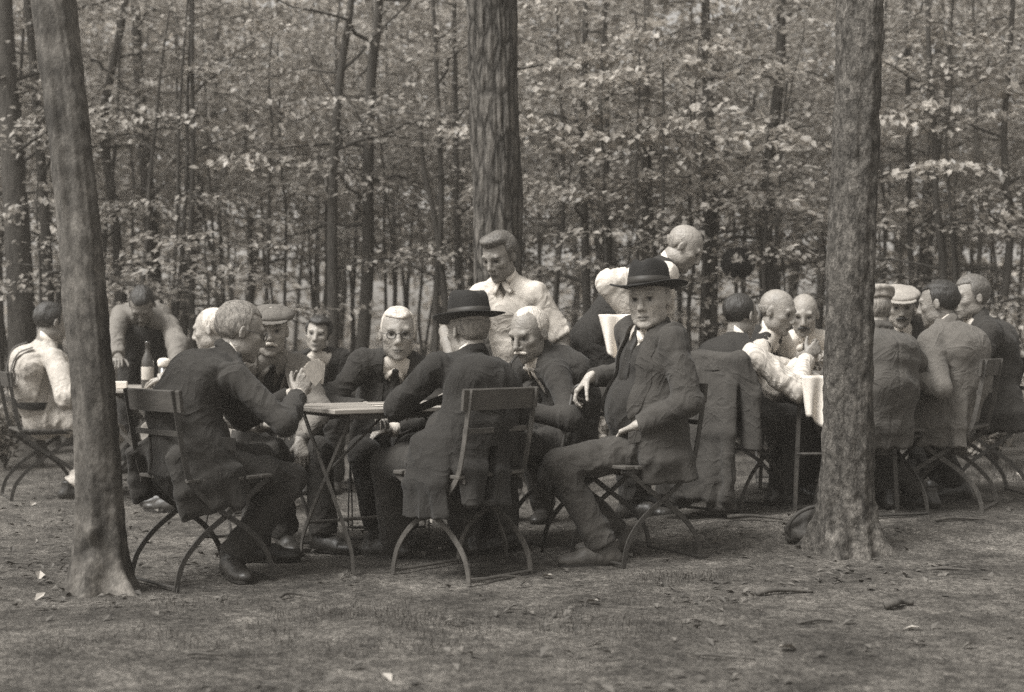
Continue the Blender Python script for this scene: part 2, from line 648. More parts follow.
M['hair_white'] = mat('hair_white', 0.62, 0.6, var=((70, 0.28),), bump=(90, 1.0, 0.010), stretch=(1, 1, 0.35))
M['hair_grey'] = mat('hair_grey', 0.24, 0.6, var=((70, 0.5),), bump=(90, 1.0, 0.010), stretch=(1, 1, 0.35))
M['hair_fair'] = mat('hair_fair', 0.115, 0.5, var=((60, 0.4),), bump=(80, 1.0, 0.008), stretch=(1, 0.3, 1), spec=0.5)
M['hair_dark'] = mat('hair_dark', 0.028, 0.5, var=((60, 0.35),), bump=(80, 1.0, 0.008), stretch=(1, 1, 0.35), spec=0.5)
M['wire'] = mat('spectacle_wire', 0.03, 0.35, spec=0.6)
M['chain'] = mat('watch_chain_metal', 0.6, 0.3, spec=0.8)


def ik(S, T, a, b, hint):
    S = np.array(S, float); T = np.array(T, float)
    v = T - S
    d = np.linalg.norm(v)
    u = v / d
    if d > (a + b) * 0.992:
        T = S + u * (a + b) * 0.992; d = (a + b) * 0.992
    d = max(d, abs(a - b) + 0.03)
    x = (a * a - b * b + d * d) / (2 * d)
    hh = math.sqrt(max(a * a - x * x, 0))
    p = np.array(hint, float); p = unit(p - u * p.dot(u))
    return S + u * x + p * hh, T


def hand_prims(sh, Wr, d, n, side, s, curl=0.5, spread=0.10, thumb=0.5):
    """palm with four unequal jointed fingers and a thumb leaving the side of the palm; n = palm normal"""
    d = unit(d); n = unit(n - d * np.dot(n, d)); t = np.cross(d, n) * side       # t points to the thumb side
    W_ = np.array(Wr, float)
    K = 0.010 * s
    sp = [(0.030, 0.088), (0.010, 0.092), (-0.011, 0.088), (-0.030, 0.080)]
    ln = [(0.042, 0.025, 0.020), (0.046, 0.029, 0.021), (0.043, 0.027, 0.020), (0.034, 0.020, 0.018)]
    ra = [0.0092, 0.0096, 0.0090, 0.0080]
    sh.cone(W_ - d * 0.02 * s, W_ + d * 0.012 * s, 0.027 * s, 0.027 * s, K, flat=(n, 1.35))
    for i in range(4):
        kn = W_ + d * sp[i][1] * s + t * sp[i][0] * s - n * 0.002 * s
        sh.cone(W_ + t * sp[i][0] * 0.55 * s + d * 0.008 * s, kn, 0.0150 * s, 0.0122 * s, K)
    for i in range(4):
        p = W_ + d * sp[i][1] * s + t * sp[i][0] * s - n * 0.002 * s
        ang = 0.0
        dd = unit(d + t * (sp[i][0] / 0.03) * spread)
        for j in range(3):
            ang += curl * (0.75, 1.0, 0.7)[j] * (1 + 0.12 * (i - 1))
            v = dd * math.cos(ang) + n * math.sin(ang)
            q = p + v * ln[i][j] * s
            r0 = ra[i] * (1 - 0.09 * j) * s
            sh.cone(p, q, r0, r0 * 0.90, 0.002)
            p = q
    p = W_ + d * 0.022 * s + t * 0.026 * s + n * 0.006 * s
    ang = 0.75
    for j, (l, r0) in enumerate(((0.046, 0.0135), (0.032, 0.0105), (0.027, 0.0095))):
        v = unit(d * math.cos(ang) + t * math.sin(ang) + n * thumb * (0.5 + 0.35 * j))
        q = p + v * l * s
        sh.cone(p, q, r0 * s, r0 * 0.88 * s, K if j == 0 else 0.003)
        p = q; ang -= 0.28


def head_prims(sh, Hc, Fr, s, nose=1.0, jaw=1.0, fat=1.0):
    L = lambda x, y, z: Hc + s * (Fr @ np.array([x, y, z]))
    E = lambda c, r, k=0.012, A=None: sh.ell(L(*c), np.array(r) * s, Fr if A is None else Fr @ A, k * s)
    E((0, -0.014, 0.028), (0.0755, 0.096, 0.084), 0.01)
    E((0, 0.028, -0.030), (0.0605 * fat, 0.060, 0.078), 0.03)
    E((0, 0.050, -0.092), (0.034 * jaw, 0.034, 0.024), 0.025)
    E((0, 0.074, -0.106), (0.017 * jaw, 0.015, 0.013), 0.014)
    for q in (-1, 1):
        E((q * 0.046, 0.012, -0.070), (0.014 * jaw, 0.034, 0.022), 0.025)
        E((q * 0.043, 0.055, -0.022), (0.019, 0.019, 0.015), 0.02)
        sh.ell(L(q * 0.0315, 0.101, -0.001), np.array((0.0205, 0.027, 0.0150)) * s, Fr, 0.009 * s, mode='s')
    sh.cone(L(-0.038, 0.0755, 0.0215), L(0.038, 0.0755, 0.0215), 0.0125 * s, 0.0125 * s, 0.012 * s)
    sh.cone(L(0, 0.078, 0.022), L(0, 0.078, 0.032), 0.012 * s, 0.010 * s, 0.015 * s)
    for q in (-1, 1):
        E((q * 0.031, 0.0670, -0.0015), (0.0135, 0.0120, 0.0115), 0.003)
        sh.cone(L(q * 0.019, 0.079, 0.0085), L(q * 0.044, 0.070, 0.0060), 0.0042 * s, 0.0042 * s, 0.004 * s)
        sh.cone(L(q * 0.019, 0.076, -0.0130), L(q * 0.044, 0.067, -0.0120), 0.0042 * s, 0.0036 * s, 0.005 * s)
    sh.cone(L(0, 0.086, 0.012), L(0, 0.103 * (0.5 + 0.5 * nose), -0.030), 0.0085 * s, 0.0125 * s, 0.009 * s)
    E((0, 0.104 * (0.5 + 0.5 * nose), -0.035), (0.0125, 0.012, 0.0105), 0.006)
    for q in (-1, 1):
        E((q * 0.0125, 0.093, -0.039), (0.0085, 0.011, 0.0085), 0.005)
    E((0, 0.076, -0.064), (0.027, 0.014, 0.020), 0.014)
    E((0, 0.0885, -0.0675), (0.021, 0.0065, 0.0045), 0.003)
    E((0, 0.0868, -0.0785), (0.018, 0.0070, 0.0052), 0.003)
    for q in (-1, 1):
        # creases beside the nose
        sh.cone(L(q * 0.024, 0.094, -0.036), L(q * 0.034, 0.083, -0.066), 0.0048 * s, 0.0042 * s, 0.005 * s, mode='s')
        sh.cone(L(q * 0.004, 0.0945, -0.0728), L(q * 0.025, 0.0850, -0.0740), 0.0026 * s, 0.0030 * s, 0.003 * s, mode='s')
        a = q * 0.35
        A = np.array([[math.cos(a), -math.sin(a), 0], [math.sin(a), math.cos(a), 0], [0, 0, 1.]])
        E((q * 0.0775, -0.012, -0.010), (0.0080, 0.017, 0.029), 0.006, A)
        sh.ell(L(q * 0.0862, -0.007, -0.005), np.array((0.005, 0.009, 0.016)) * s, Fr @ A, 0.004 * s, mode='s')


def hair_mesh(style, Hc, Fr, s, seed, h=0.005):
    sh = Shape()
    L = lambda x, y, z: Hc + s * (Fr @ np.array([x, y, z]))

    def region(zf, yside, zside, yback, zback, ztop=None, jag=0.005):
        """hair stays above the forehead line, down the temples and to the nape"""
        G = Fr / s
        def fn(X, Y, Zz):
            dx, dy, dz = X - Hc[0], Y - Hc[1], Zz - Hc[2]
            x, y, z = [dx * G[0, i] + dy * G[1, i] + dz * G[2, i] for i in range(3)]
            shp = x.shape
            q_ = np.stack([x.ravel() * 42, y.ravel() * 42, z.ravel() * 30], 1)
            nz = (noise3(q_, seed + 9) * jag + noise3(q_ * 2.7, seed + 10) * jag * 0.7).reshape(shp)
            d1 = zf + 0.25 * np.abs(x) - z + 0.12 * y
            d2 = np.maximum(y - yside, zside - z)
            d3 = np.maximum(y - yback, zback - z)
            d = np.minimum(np.minimum(d1, d2), d3) + nz
            if ztop is not None:
                d = np.maximum(d, z - ztop - 0.25 * y + nz)
            return d * s
        sh.custom(fn, Hc - 0.2, Hc + 0.2, 0.010 * s, 'i')
    if style in ('full', 'quiff', 'woman'):
        g = {'full': 0.0075, 'quiff': 0.011, 'woman': 0.016}[style]
        sh.ell(L(0, -0.016, 0.030), np.array((0.0755 + g, 0.096 + g, 0.084 + g)) * s, Fr, 0.01)
        if style == 'quiff':
            sh.ell(L(0.0, 0.026, 0.100), np.array((0.060, 0.066, 0.027)) * s, Fr, 0.03)
        if style == 'woman':
            sh.ell(L(0, -0.112, 0.0), np.array((0.045, 0.040, 0.045)) * s, Fr, 0.02)
            sh.ell(L(0, 0.045, 0.075), np.array((0.070, 0.045, 0.040)) * s, Fr, 0.03)
        region(0.058, 0.020 if style != 'woman' else 0.030, -0.028 if style != 'woman' else -0.045, -0.030, -0.082)
    elif style == 'crop':
        sh.ell(L(0, -0.018, 0.028), np.array((0.0785, 0.0985, 0.0865)) * s, Fr, 0.01)
        region(0.082, 0.012, -0.022, -0.032, -0.080, jag=0.009)
    elif style == 'fringe':
        sh.ell(L(0, -0.020, 0.020), np.array((0.0790, 0.0985, 0.080)) * s, Fr, 0.01)
        region(0.3, 0.004, -0.018, -0.034, -0.078, ztop=0.030, jag=0.010)
    elif style == 'back':            # under a hat: sides and nape only
        sh.ell(L(0, -0.016, 0.024), np.array((0.0785, 0.0980, 0.084)) * s, Fr, 0.01)
        region(0.3, 0.014, -0.026, -0.030, -0.080, ztop=0.060)
    for q in (-1, 1):
        sh.ell(L(q * 0.085, -0.010, -0.012), np.array((0.016, 0.020, 0.031)) * s, Fr, 0.004, mode='s')
    V, Fq = sh.mesh(h * s)
    N = vnormals(V, Fq)
    loc = (V - Hc) @ Fr / s
    nz = noise3(loc * np.array([60, 14, 40.]), seed) * 0.6 + noise3(loc * np.array([28, 7, 20.]), seed + 1)
    V = V + N * (nz * (0.0030 if style in ('crop', 'fringe', 'back') else 0.0058))[:, None]
    return V, Fq


def fedora(parent, Hc, Fr, s, tilt, origin, brim=0.152, crown=0.118, pinch=0.022, seat=0.050):
    a = R(tilt)
    A = Fr @ np.array([[1, 0, 0], [0, math.cos(a), -math.sin(a)], [0, math.sin(a), math.cos(a)]])
    base = Hc + s * (Fr @ np.array([0, -0.012, seat]))
    prof = [(0.080, -0.004), (0.088, -0.002), (0.115, -0.001), (brim - 0.004, 0.002), (brim, 0.005), (brim - 0.004, 0.0085), (0.115, 0.006),
            (0.094, 0.0075), (0.0905, 0.016), (0.089, 0.045), (0.085, crown * 0.72), (0.079, crown * 0.90), (0.070, crown), (0.055, crown + 0.004),
            (0.035, crown - 0.001), (0.015, crown - 0.004), (0.0, crown - 0.005)]

    def fn(p, r):
        x, y, z = p
        if r > 0.1:
            k = (r - 0.09) / (brim - 0.09)
            z = z + 0.016 * k * k * (x / r) ** 2 - 0.010 * k * (max(y, 0) / r) ** 2 + 0.003 * k * math.sin(3 * math.atan2(y, x) + 1)
        if z > crown * 0.55 and r < 0.09:
            q = (z - crown * 0.55) / (crown * 0.45)
            z -= pinch * q * math.exp(-(x / 0.026) ** 2) * (0.6 + 0.4 * math.exp(-((y - 0.05) / 0.06) ** 2))
            if y > 0:
                x *= 1 - 0.16 * q * (y / 0.09)
            z -= 0.012 * q * max(y, -0.02) / 0.09 * -1
        return np.array([x, y, z])
    mb = MB(); mb.lathe(prof, 40, 0.92, 1.10, fn)
    mb.v = [tuple(base + s * (A @ np.array(p)) - origin) for p in mb.v]
    hat = mb.build('hat', M['hat'], parent, True)
    mb = MB()
    mb.lathe([(0.0910, 0.0082), (0.0940, 0.009), (0.0925, 0.024), (0.0910, 0.038), (0.0885, 0.0385)], 40, 0.92, 1.10, fn)
    mb.v = [tuple(base + s * (A @ np.array(p)) - origin) for p in mb.v]
    mb.build('band', M['hat_band'], hat, True)
    return hat


def flat_cap(parent, Hc, Fr, s, m, origin, seed):
    L = lambda x, y, z: Hc + s * (Fr @ np.array([x, y, z]))
    sh = Shape()
    a = R(-9)
    A = Fr @ np.array([[1, 0, 0], [0, math.cos(a), -math.sin(a)], [0, math.sin(a), math.cos(a)]])
    sh.ell(L(0, -0.006, 0.072), np.array((0.112, 0.132, 0.036)) * s, A, 0.03)
    sh.ell(L(0, -0.020, 0.055), np.array((0.083, 0.103, 0.050)) * s, Fr, 0.02)
    nz = Fr[:, 2]
    sh.custom(lambda X, Y, Zz: 0.046 - ((X - Hc[0]) * nz[0] + (Y - Hc[1]) * nz[1] + (Zz - Hc[2]) * nz[2]) / s, Hc - 0.25, Hc + 0.25, 0, 'i')
    V, Fq = sh.mesh(0.006 * s)
    V = crumple(V, Fq, 0.0035, 16, seed)
    cap = np_mesh('cap', V, Fq, m, parent, origin=origin)
    sh = Shape()
    a = R(-16)
    A = Fr @ np.array([[1, 0, 0], [0, math.cos(a), -math.sin(a)], [0, math.sin(a), math.cos(a)]])
    sh.ell(L(0, 0.092, 0.048), np.array((0.082, 0.058, 0.008)) * s, A, 0.01)
    V, Fq = sh.mesh(0.005 * s)
    np_mesh('visor', V, Fq, m, cap, origin=origin)
    return cap


PEOPLE = {}


def person(key, label, hip, yaw, head, hyaw, hpitch=0, hroll=0, s=0.96, cyaw=None, hands=None, feet=None, wear=None,
           h=0.005, seed=0, belly=0.0, group=None, tone=1.0, face=None, shrug=0.0, wide=1.0, hsc=1.06):
    s_body = s
    wear = wear or {}; hands = hands or {}; feet = feet or {}
    hip = np.array(hip, float); Hc = np.array(head, float)
    f0 = np.array([math.cos(R(yaw)), math.sin(R(yaw)), 0]); r0 = np.array([f0[1], -f0[0], 0])
    cy = yaw if cyaw is None else cyaw
    fch = np.array([math.cos(R(cy)), math.sin(R(cy)), 0])
    hfh = np.array([math.cos(R(hyaw)), math.sin(R(hyaw)), 0])
    cp, sp_ = math.cos(R(hpitch)), math.sin(R(hpitch))
    hf = hfh * cp - Z * sp_; hu = Z * cp + hfh * sp_; hr = np.cross(hf, hu)
    cr, sr = math.cos(R(hroll)), math.sin(R(hroll))
    hr, hu = hr * cr - hu * sr, hu * cr + hr * sr
    Fr = np.stack([hr, hf, hu], 1)
    # ---- spine
    NT = Hc - hu * 0.070 * s - hf * 0.018 * s
    nd = unit(0.6 * hu + 0.9 * unit(Hc - hip))
    P3 = NT - nd * 0.075 * s
    ch = P3 - hip; c = np.linalg.norm(ch); Ls = 0.50 * s
    uc0 = ch / c
    bk = unit(-fch + uc0 * fch.dot(uc0))
    sag = math.sqrt(max(Ls * Ls - c * c, 0) * 3 / 8) if Ls > c else 0.0
    ctrl = (hip * 0.45 + P3 * 0.55) + bk * (2 * min(sag, 0.10) + 0.02)
    B = lambda t: (1 - t) ** 2 * hip + 2 * t * (1 - t) * ctrl + t * t * P3
    P1, P2 = B(0.36), B(0.72)
    uc = unit(P3 - B(0.55))
    fc = unit(fch - uc * fch.dot(uc)); rc = np.cross(fc, uc)
    SCn = P3 - uc * 0.060 * s
    zg = gz(hip[0], hip[1])
    # ---- arms
    arm = {}
    for sd, q in (('R', 1), ('L', -1)):
        hd = hands.get(sd, {})
        shp = SCn + rc * q * 0.172 * s * wide + uc * (0.012 + shrug + hd.get('shrug', 0)) + fc * hd.get('fwd', 0.015)
        T = hd.get('p')
        T = hip + f0 * 0.30 + r0 * q * 0.13 + Z * 0.10 if T is None else np.array(T, float)
        el, wr = ik(shp, T, 0.292 * s, 0.255 * s, hd.get('hint', r0 * q * 0.6 - Z - f0 * 0.4))
        arm[sd] = (shp, el, wr, hd, q)
    # ---- legs
    leg = {}
    for sd, q in (('R', 1), ('L', -1)):
        ft = feet.get(sd, {})
        hj = hip + r0 * q * 0.088 * s - Z * 0.01
        A = ft.get('p')
        if A is None:
            A = hip + f0 * 0.36 + r0 * q * 0.12
            A[2] = gz(A[0], A[1]) + 0.085 * s
        A = np.array(A, float)
        kn, A = ik(hj, A, 0.425 * s, 0.415 * s, ft.get('hint', f0 + Z * 0.6 + r0 * q * 0.15))
        leg[sd] = (hj, kn, A, ft, q)
    base = np.array([hip[0], hip[1], zg])

    def torso(sh, g, low=0.0, k=0.04):
        sh.econe(hip + uc0 * 0.0, P1, (0.158 * s + g, 0.112 * s + g), (0.146 * s + g + belly * 0.4, 0.108 * s + g + belly * 0.5), r0, f0, k)
        sh.econe(P1, P2, (0.146 * s + g + belly * 0.4, 0.108 * s + g + belly * 0.5), (0.172 * s * wide + g, 0.112 * s + g), rc, fc, k)
        sh.econe(P2, SCn + uc * 0.005, (0.172 * s * wide + g, 0.112 * s + g), (0.125 * s + g, 0.070 * s + g), rc, fc, k)
        if belly > 0:
            sh.ell(B(0.30) + f0 * (0.05 + belly * 0.8), np.array((0.125 * s + g, 0.085 * s + g + belly * 0.4, 0.13 * s + g)), np.stack([r0, f0, Z], 1), 0.06)
        for sd in 'RL':
            shp = arm[sd][0]
            sh.cone(SCn + uc * 0.022 * s, shp - uc * 0.004, 0.050 * s + g * 0.7, 0.047 * s + g * 0.7, 0.030)
            sh.cone(P3 + uc * 0.010 * s, shp * 0.55 + SCn * 0.45 + uc * 0.02, 0.048 * s + g * 0.4, 0.042 * s + g * 0.6, 0.035)

    def sleeves(sh, g, upto=1.0, r=(0.056, 0.047, 0.037), puff=0.0):
        for sd in 'RL':
            shp, el, wr, hd, q = arm[sd]
            if upto <= 0.5:
                e = shp + (el - shp) * upto * 2
                sh.cone(shp, e, r[0] * s + g, r[1] * s + g * 1.3 + 0.006, 0.03, capb=True)
                continue
            sh.cone(shp, el, r[0] * s + g, r[1] * s + g + puff, 0.03)
            fd = unit(wr - el)
            e = el + (wr - el) * ((upto - 0.5) * 2) - fd * (0.012 if upto >= 1 else 0)
            sh.cone(el, e, r[1] * s + g + puff, r[2] * s + g, 0.02, capb=True)
    armj = []
    for sd in 'RL':
        shp, el, wr, hd, q = arm[sd]
        armj += [(el, wr - el, 0.085), (el + (shp - el) * 0.35, el - shp, 0.08), (shp - uc * 0.04, el - shp, 0.07)]
    legj = []
    for sd in 'RL':
        hj, kn, A, ft, q = leg[sd]
        legj += [(kn, A - kn, 0.10), (kn + (hj - kn) * 0.3, hj - kn, 0.09), (hj + f0 * 0.05, kn - hj, 0.12), (A + Z * 0.08, A - kn, 0.09)]

    # ---- the body: one continuous surface
    sh = Shape()
    torso(sh, -0.030)
    sh.cone(P3 - uc * 0.04 * s, NT + hu * 0.01, 0.056 * s, 0.052 * s, 0.03)
    sh.cone(NT, Hc + s * (Fr @ np.array([0, -0.004, -0.070])), 0.050 * s, 0.044 * s, 0.015)
    face = face or {}
    head_prims(sh, Hc, Fr, s * hsc, **face)
    for sd in 'RL':
        shp, el, wr, hd, q = arm[sd]
        sh.cone(shp, el, 0.042 * s, 0.036 * s, 0.02)
        fd = unit(wr - el)
        sh.cone(el, el + (wr - el) * 0.35, 0.037 * s, 0.040 * s, 0.02)
        sh.cone(el + (wr - el) * 0.35, wr, 0.040 * s, 0.0265 * s, 0.015)
        d = unit(np.array(hd.get('dir', fd), float))
        n = np.array(hd.get('palm', -Z), float)
        hand_prims(sh, wr + fd * 0.008, d, n, hd.get('flip', q), s * 0.93, hd.get('curl', 0.50), hd.get('spread', 0.04), hd.get('thumb', 0.5))
        hj, kn, A, ft, q = leg[sd]
        sh.cone(hj, kn, 0.060 * s, 0.046 * s, 0.03)
        sh.cone(kn, kn + (A - kn) * 0.3, 0.046 * s, 0.048 * s, 0.02)
        sh.cone(kn + (A - kn) * 0.3, A, 0.048 * s, 0.030 * s, 0.02)
        td = np.array([math.cos(R(ft.get('yaw', yaw))), math.sin(R(ft.get('yaw', yaw))), 0])
        sh.cone(A - Z * 0.03, A + td * 0.13 * s - Z * 0.05 * s, 0.028 * s, 0.022 * s, 0.02)
    V, Fq = sh.mesh(h)
    loc = (V - Hc) @ Fr / (s * hsc)
    x, y, z = loc.T
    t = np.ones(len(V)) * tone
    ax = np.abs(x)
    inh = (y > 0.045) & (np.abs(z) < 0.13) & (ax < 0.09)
    brow = wear.get('brow', 0.6)
    m_ = inh & ((((ax - 0.033) / 0.020) ** 2 + ((z - 0.0225 + np.abs(ax - 0.030) * 0.25) / 0.0048) ** 2) < 1)
    t[m_] *= brow
    t *= 1 - 0.48 * np.exp(-(((ax - 0.031) / 0.019) ** 2 + ((z + 0.001) / 0.0115) ** 2) ** 1.6) * inh      # eye-socket shade painted into the skin tone
    m_ = inh & ((((ax - 0.031) / 0.0135) ** 2 + ((z + 0.0015) / 0.0062) ** 2) < 1)
    t[m_] *= 0.95
    m_ = inh & ((((ax - 0.031) / 0.0078) ** 2 + ((z + 0.0010) / 0.0070) ** 2) < 1)
    t[m_] *= 0.08
    m_ = inh & ((((ax - 0.031) / 0.0160) ** 2 + ((z - 0.0062) / 0.0026) ** 2) < 1)
    t[m_] *= 0.35
    m_ = inh & (((x / 0.024) ** 2 + ((z + 0.073) / 0.0095) ** 2) < 1) & (y > 0.075)
    t[m_] *= 0.66
    m_ = inh & (((x / 0.021) ** 2 + ((z + 0.0732) / 0.0028) ** 2) < 1) & (y > 0.075)
    t[m_] *= 0.4
    st = np.clip((-z - 0.045) / 0.03, 0, 1) * inh * (wear.get('stubble', 0.14))
    t *= 1 - st
    t *= 1 + 0.10 * noise3(loc * 22, seed + 71) + 0.08 * noise3(loc * 60, seed + 72)
    crease = inh & (z > 0.035) & (z < 0.075) & (y > 0.06)
    t[crease] *= 1 - 0.16 * np.clip(np.sin(z[crease] * 520 + 1.5 * noise3(loc[crease] * 25, seed)) - 0.35, 0, 1)
    sock = (V[:, 2] < zg + 0.40) & (np.abs((V - hip) @ r0) < 0.6) & (np.linalg.norm((V - arm['R'][2])[:, :], axis=1) > 0.25) & (np.linalg.norm(V - arm['L'][2], axis=1) > 0.25)
    t[sock] *= wear.get('sock', 0.12)
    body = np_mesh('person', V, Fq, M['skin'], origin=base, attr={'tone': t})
    body.location = tuple(base)
    tag(body, label, wear.get('cat', 'person'), group)
    o = base

    def child(name, V, Fq, m):
        return np_mesh(name, V, Fq, m, body, origin=o)

    # ---- shirt
    hs = h * 1.15
    if wear.get('shirt') is not None:
        sh = Shape()
        torso(sh, 0.0)
        sl = wear.get('sleeve', 1.0)
        if not wear.get('jacket'):
            sleeves(sh, 0.006, sl, puff=wear.get('puff', 0.008))
        if wear.get('shirt_open'):
            def fn(X, Y, Zz, w=wear['shirt_open']):
                px, py, pz = X - P3[0], Y - P3[1], Zz - P3[2]
                xx = np.abs(px * rc[0] + py * rc[1] + pz * rc[2]); zz = px * uc[0] + py * uc[1] + pz * uc[2]; yy = px * fc[0] + py * fc[1] + pz * fc[2]
                return np.maximum(np.maximum(xx - np.clip((zz + w) * 0.5, -0.05, 0.06), 0.02 - yy), zz - 0.2)
            sh.custom(fn, P3 - 0.3, P3 + 0.3)
        V, Fq = sh.mesh(hs)
        V = crumple(V, Fq, 0.0025 if wear.get('jacket') else 0.0065, 12, seed + 11, () if wear.get('jacket') else armj, 0.012, 0.030)
        child('shirt', V, Fq, wear['shirt'])
    torso_sh = Shape(); torso(torso_sh, 0.002)
    front = lambda x, z, g=0.0: torso_sh.hit(P3 + rc * x + uc * z + fc * 0.40, -fc, 0.5) + fc * g
    # ---- collar of the shirt
    if wear.get('collar') is not None:
        mb = MB()
        cc = P3 + nd * 0.026 * s
        pts = []
        for a in np.linspace(0.10 if wear.get('tie') else 0.42, 2 * math.pi - (0.10 if wear.get('tie') else 0.42), 22):
            dirv = fc * math.cos(a) + rc * math.sin(a)
            pts.append(cc + dirv * (0.060 + 0.006 * math.cos(a)) * s + nd * (0.006 - 0.016 * math.cos(a)) * s)
        mb.sweep(pts, [(-0.019, -0.004), (0.019, -0.002), (0.019, 0.003), (-0.019, 0.005)], nd)
        for q in (-1, 1):
            a0 = cc + fc * 0.062 * s + rc * q * 0.012 * s - nd * 0.010
            a1 = front(q * 0.052, -0.045, 0.010)
            mb.bar([a0, (a0 + a1) / 2 + fc * 0.006, a1], 0.034, 0.004, unit(rc - uc * q))
        mb.v = [tuple(np.array(p) - o) for p in mb.v]
        mb.build('collar', wear['collar'], body, True)
    # ---- tie
    if wear.get('tie') is not None:
        sh = Shape()
        k0 = P3 + nd * 0.004 + fc * 0.070 * s
        if wear.get('bow'):
            for q in (-1, 1):
                sh.cone(k0 + fc * 0.006, k0 + rc * q * 0.040 + fc * 0.004, 0.007, 0.017, 0.004, flat=(fc, 1.8))
            sh.ell(k0 + fc * 0.008, (0.010, 0.010, 0.011), np.stack([rc, fc, uc], 1), 0.004)
        else:
            pts = [k0] + [front(0.0, zz, 0.008) for zz in (-0.05, -0.10, -0.16, -0.22)]
            sh.cone(k0 + fc * 0.006, pts[1], 0.018, 0.012, 0.006, flat=(fc, 1.6))
            for i in range(1, len(pts) - 1):
                sh.cone(pts[i], pts[i + 1], 0.020 + 0.004 * i, 0.024 + 0.004 * i, 0.004, flat=(fc, 3.2))
        V, Fq = sh.mesh(0.004)
        child('bow_tie' if wear.get('bow') else 'tie', V, Fq, wear['tie'])

    def vee(sh, depth, top, w0=0.0, ycut=0.015, low=-9.0):
        def fn(X, Y, Zz):
            px, py, pz = X - P3[0], Y - P3[1], Zz - P3[2]
            xx = np.abs(px * rc[0] + py * rc[1] + pz * rc[2]); zz = px * uc[0] + py * uc[1] + pz * uc[2]; yy = px * fc[0] + py * fc[1] + pz * fc[2]
            wv = np.clip((zz + depth) / depth, 0, 1.35) * (top - w0) + w0
            wv = np.where(zz < -depth, w0 - 1e-3 if w0 <= 0 else w0 * np.clip(1 + (zz + depth) * 0.2, 0.6, 1), wv)
            return np.maximum(np.maximum(xx - wv, ycut - yy), np.maximum(low - zz, zz - 0.25))
        sh.custom(fn, P3 - 0.75, P3 + 0.5)

    if wear.get('braces') is not None:
        ts = Shape(); torso(ts, 0.012)
        for q in (-1, 1):
            pts = []
            for zz, xx in ((-0.42, 0.035), (-0.32, 0.05), (-0.22, 0.068), (-0.12, 0.085), (-0.05, 0.092)):
                p_ = ts.hit(P3 + rc * q * xx + uc * zz - fc * 0.45, fc, 0.45, None)
                if p_ is not None: pts.append(p_ - fc * 0.004)
            if len(pts) > 2:
                mb = MB(); mb.bar(catmull(pts, 4), 0.028, 0.003, rc)
                mb.v = [tuple(np.array(p) - o) for p in mb.v]
                mb.build('brace', wear['braces'], body, True)
    # ---- waistcoat
    if wear.get('vest') is not None:
        sh = Shape()
        torso(sh, 0.011)
        for sd in 'RL':      # arm holes
            shp, el, wr, hd, q = arm[sd]
            if not wear.get('jacket'):
                sh.cone(shp + rc * q * 0.045 + uc * 0.01, shp + unit(el - shp) * 0.05 + rc * q * 0.03, 0.072 * s, 0.066 * s, 0.01, mode='s')
        vee(sh, wear.get('vee_vest', 0.20) * s, 0.088 * s)
        V, Fq = sh.mesh(hs)
        V = crumple(V, Fq, 0.005, 8, seed + 21, [(B(0.3) + f0 * 0.12, uc, 0.14)], 0.005, 0.04)
        child('waistcoat', V, Fq, wear['vest'])
        if wear.get('buttons'):
            mb = MB()
            tv = Shape(); torso(tv, 0.012)
            for zz in np.linspace(-wear.get('vee_vest', 0.20) * s - 0.02, -0.42, 5):
                c_ = tv.hit(P3 + uc * zz + fc * 0.40, -fc, 0.55) + fc * 0.003
                mb.lathe([(0.001, 0.004), (0.006, 0.003), (0.007, 0.0), (0.006, -0.003), (0.001, -0.004)], 10, fn=lambda p, r: c_ + rc * p[0] + uc * p[1] + fc * p[2])
            mb.v = [tuple(np.array(p) - o) for p in mb.v]
            mb.build('button', M['wire'], body, True)
        if wear.get('chain'):
            tv = Shape(); torso(tv, 0.016)
            pts = [tv.hit(P3 + uc * (zz) + rc * xx + fc * 0.4, -fc, 0.55) + fc * 0.002 for xx, zz in ((-0.005, -0.27), (-0.03, -0.295), (-0.055, -0.31), (-0.085, -0.305))]
            mb = MB(); mb.tube(catmull(pts, 5), 0.0035, 6)
            mb.v = [tuple(np.array(p) - o) for p in mb.v]
            mb.build('watch_chain', M['chain'], body, True)
    # ---- jacket
    if wear.get('jacket') is not None:
        g = wear.get('jgrow', 0.019)
        sh = Shape()
        torso(sh, g)
        sleeves(sh, 0.008)
        sk = wear.get('skirt', 0.10)
        if sk > 0:
            sh.econe(P1, hip - Z * sk * 0.4 - f0 * 0.01, (0.150 * s + g, 0.115 * s + g), (0.172 * s + g, 0.132 * s + g), r0, f0, 0.05)
            sh.econe(hip, hip - Z * sk - f0 * 0.03, (0.172 * s + g, 0.132 * s + g), (0.176 * s + g, 0.136 * s + g), r0, f0, 0.03, capb=True)
        for (a, b, wa, wb, ori) in wear.get('tails', ()):
            G = np.stack([r0, f0, Z], 1)
            aw, bw = hip + G @ np.array(a), hip + G @ np.array(b)
            wx, fx = (f0, r0) if ori == 'side' else (r0, f0)
            mw = aw * 0.45 + bw * 0.55 + G @ np.array((0.02 * np.sign(a[0]) if ori == 'side' else 0, -0.015 if ori != 'side' else 0, 0))
            wm = ((wa[0] + wb[0]) / 2, (wa[1] + wb[1]) / 2 + 0.004)
            sh.econe(aw, mw, (wa[0], wa[1] + 0.014), wm, wx, fx, 0.05)
            sh.econe(mw, bw, wm, (wb[0], wb[1] - 0.010), wx, fx, 0.03, capb=True)
            for e in (-0.7, -0.1, 0.55):
                off = wx * e * wb[0]
                sh.cone(mw + off * 0.8 + fx * 0.012 * (1 if e > 0 else -1), bw + off + fx * 0.016 * (1 if e > -0.3 else -1) - Z * 0.0, 0.012, 0.026, 0.04, capb=True)
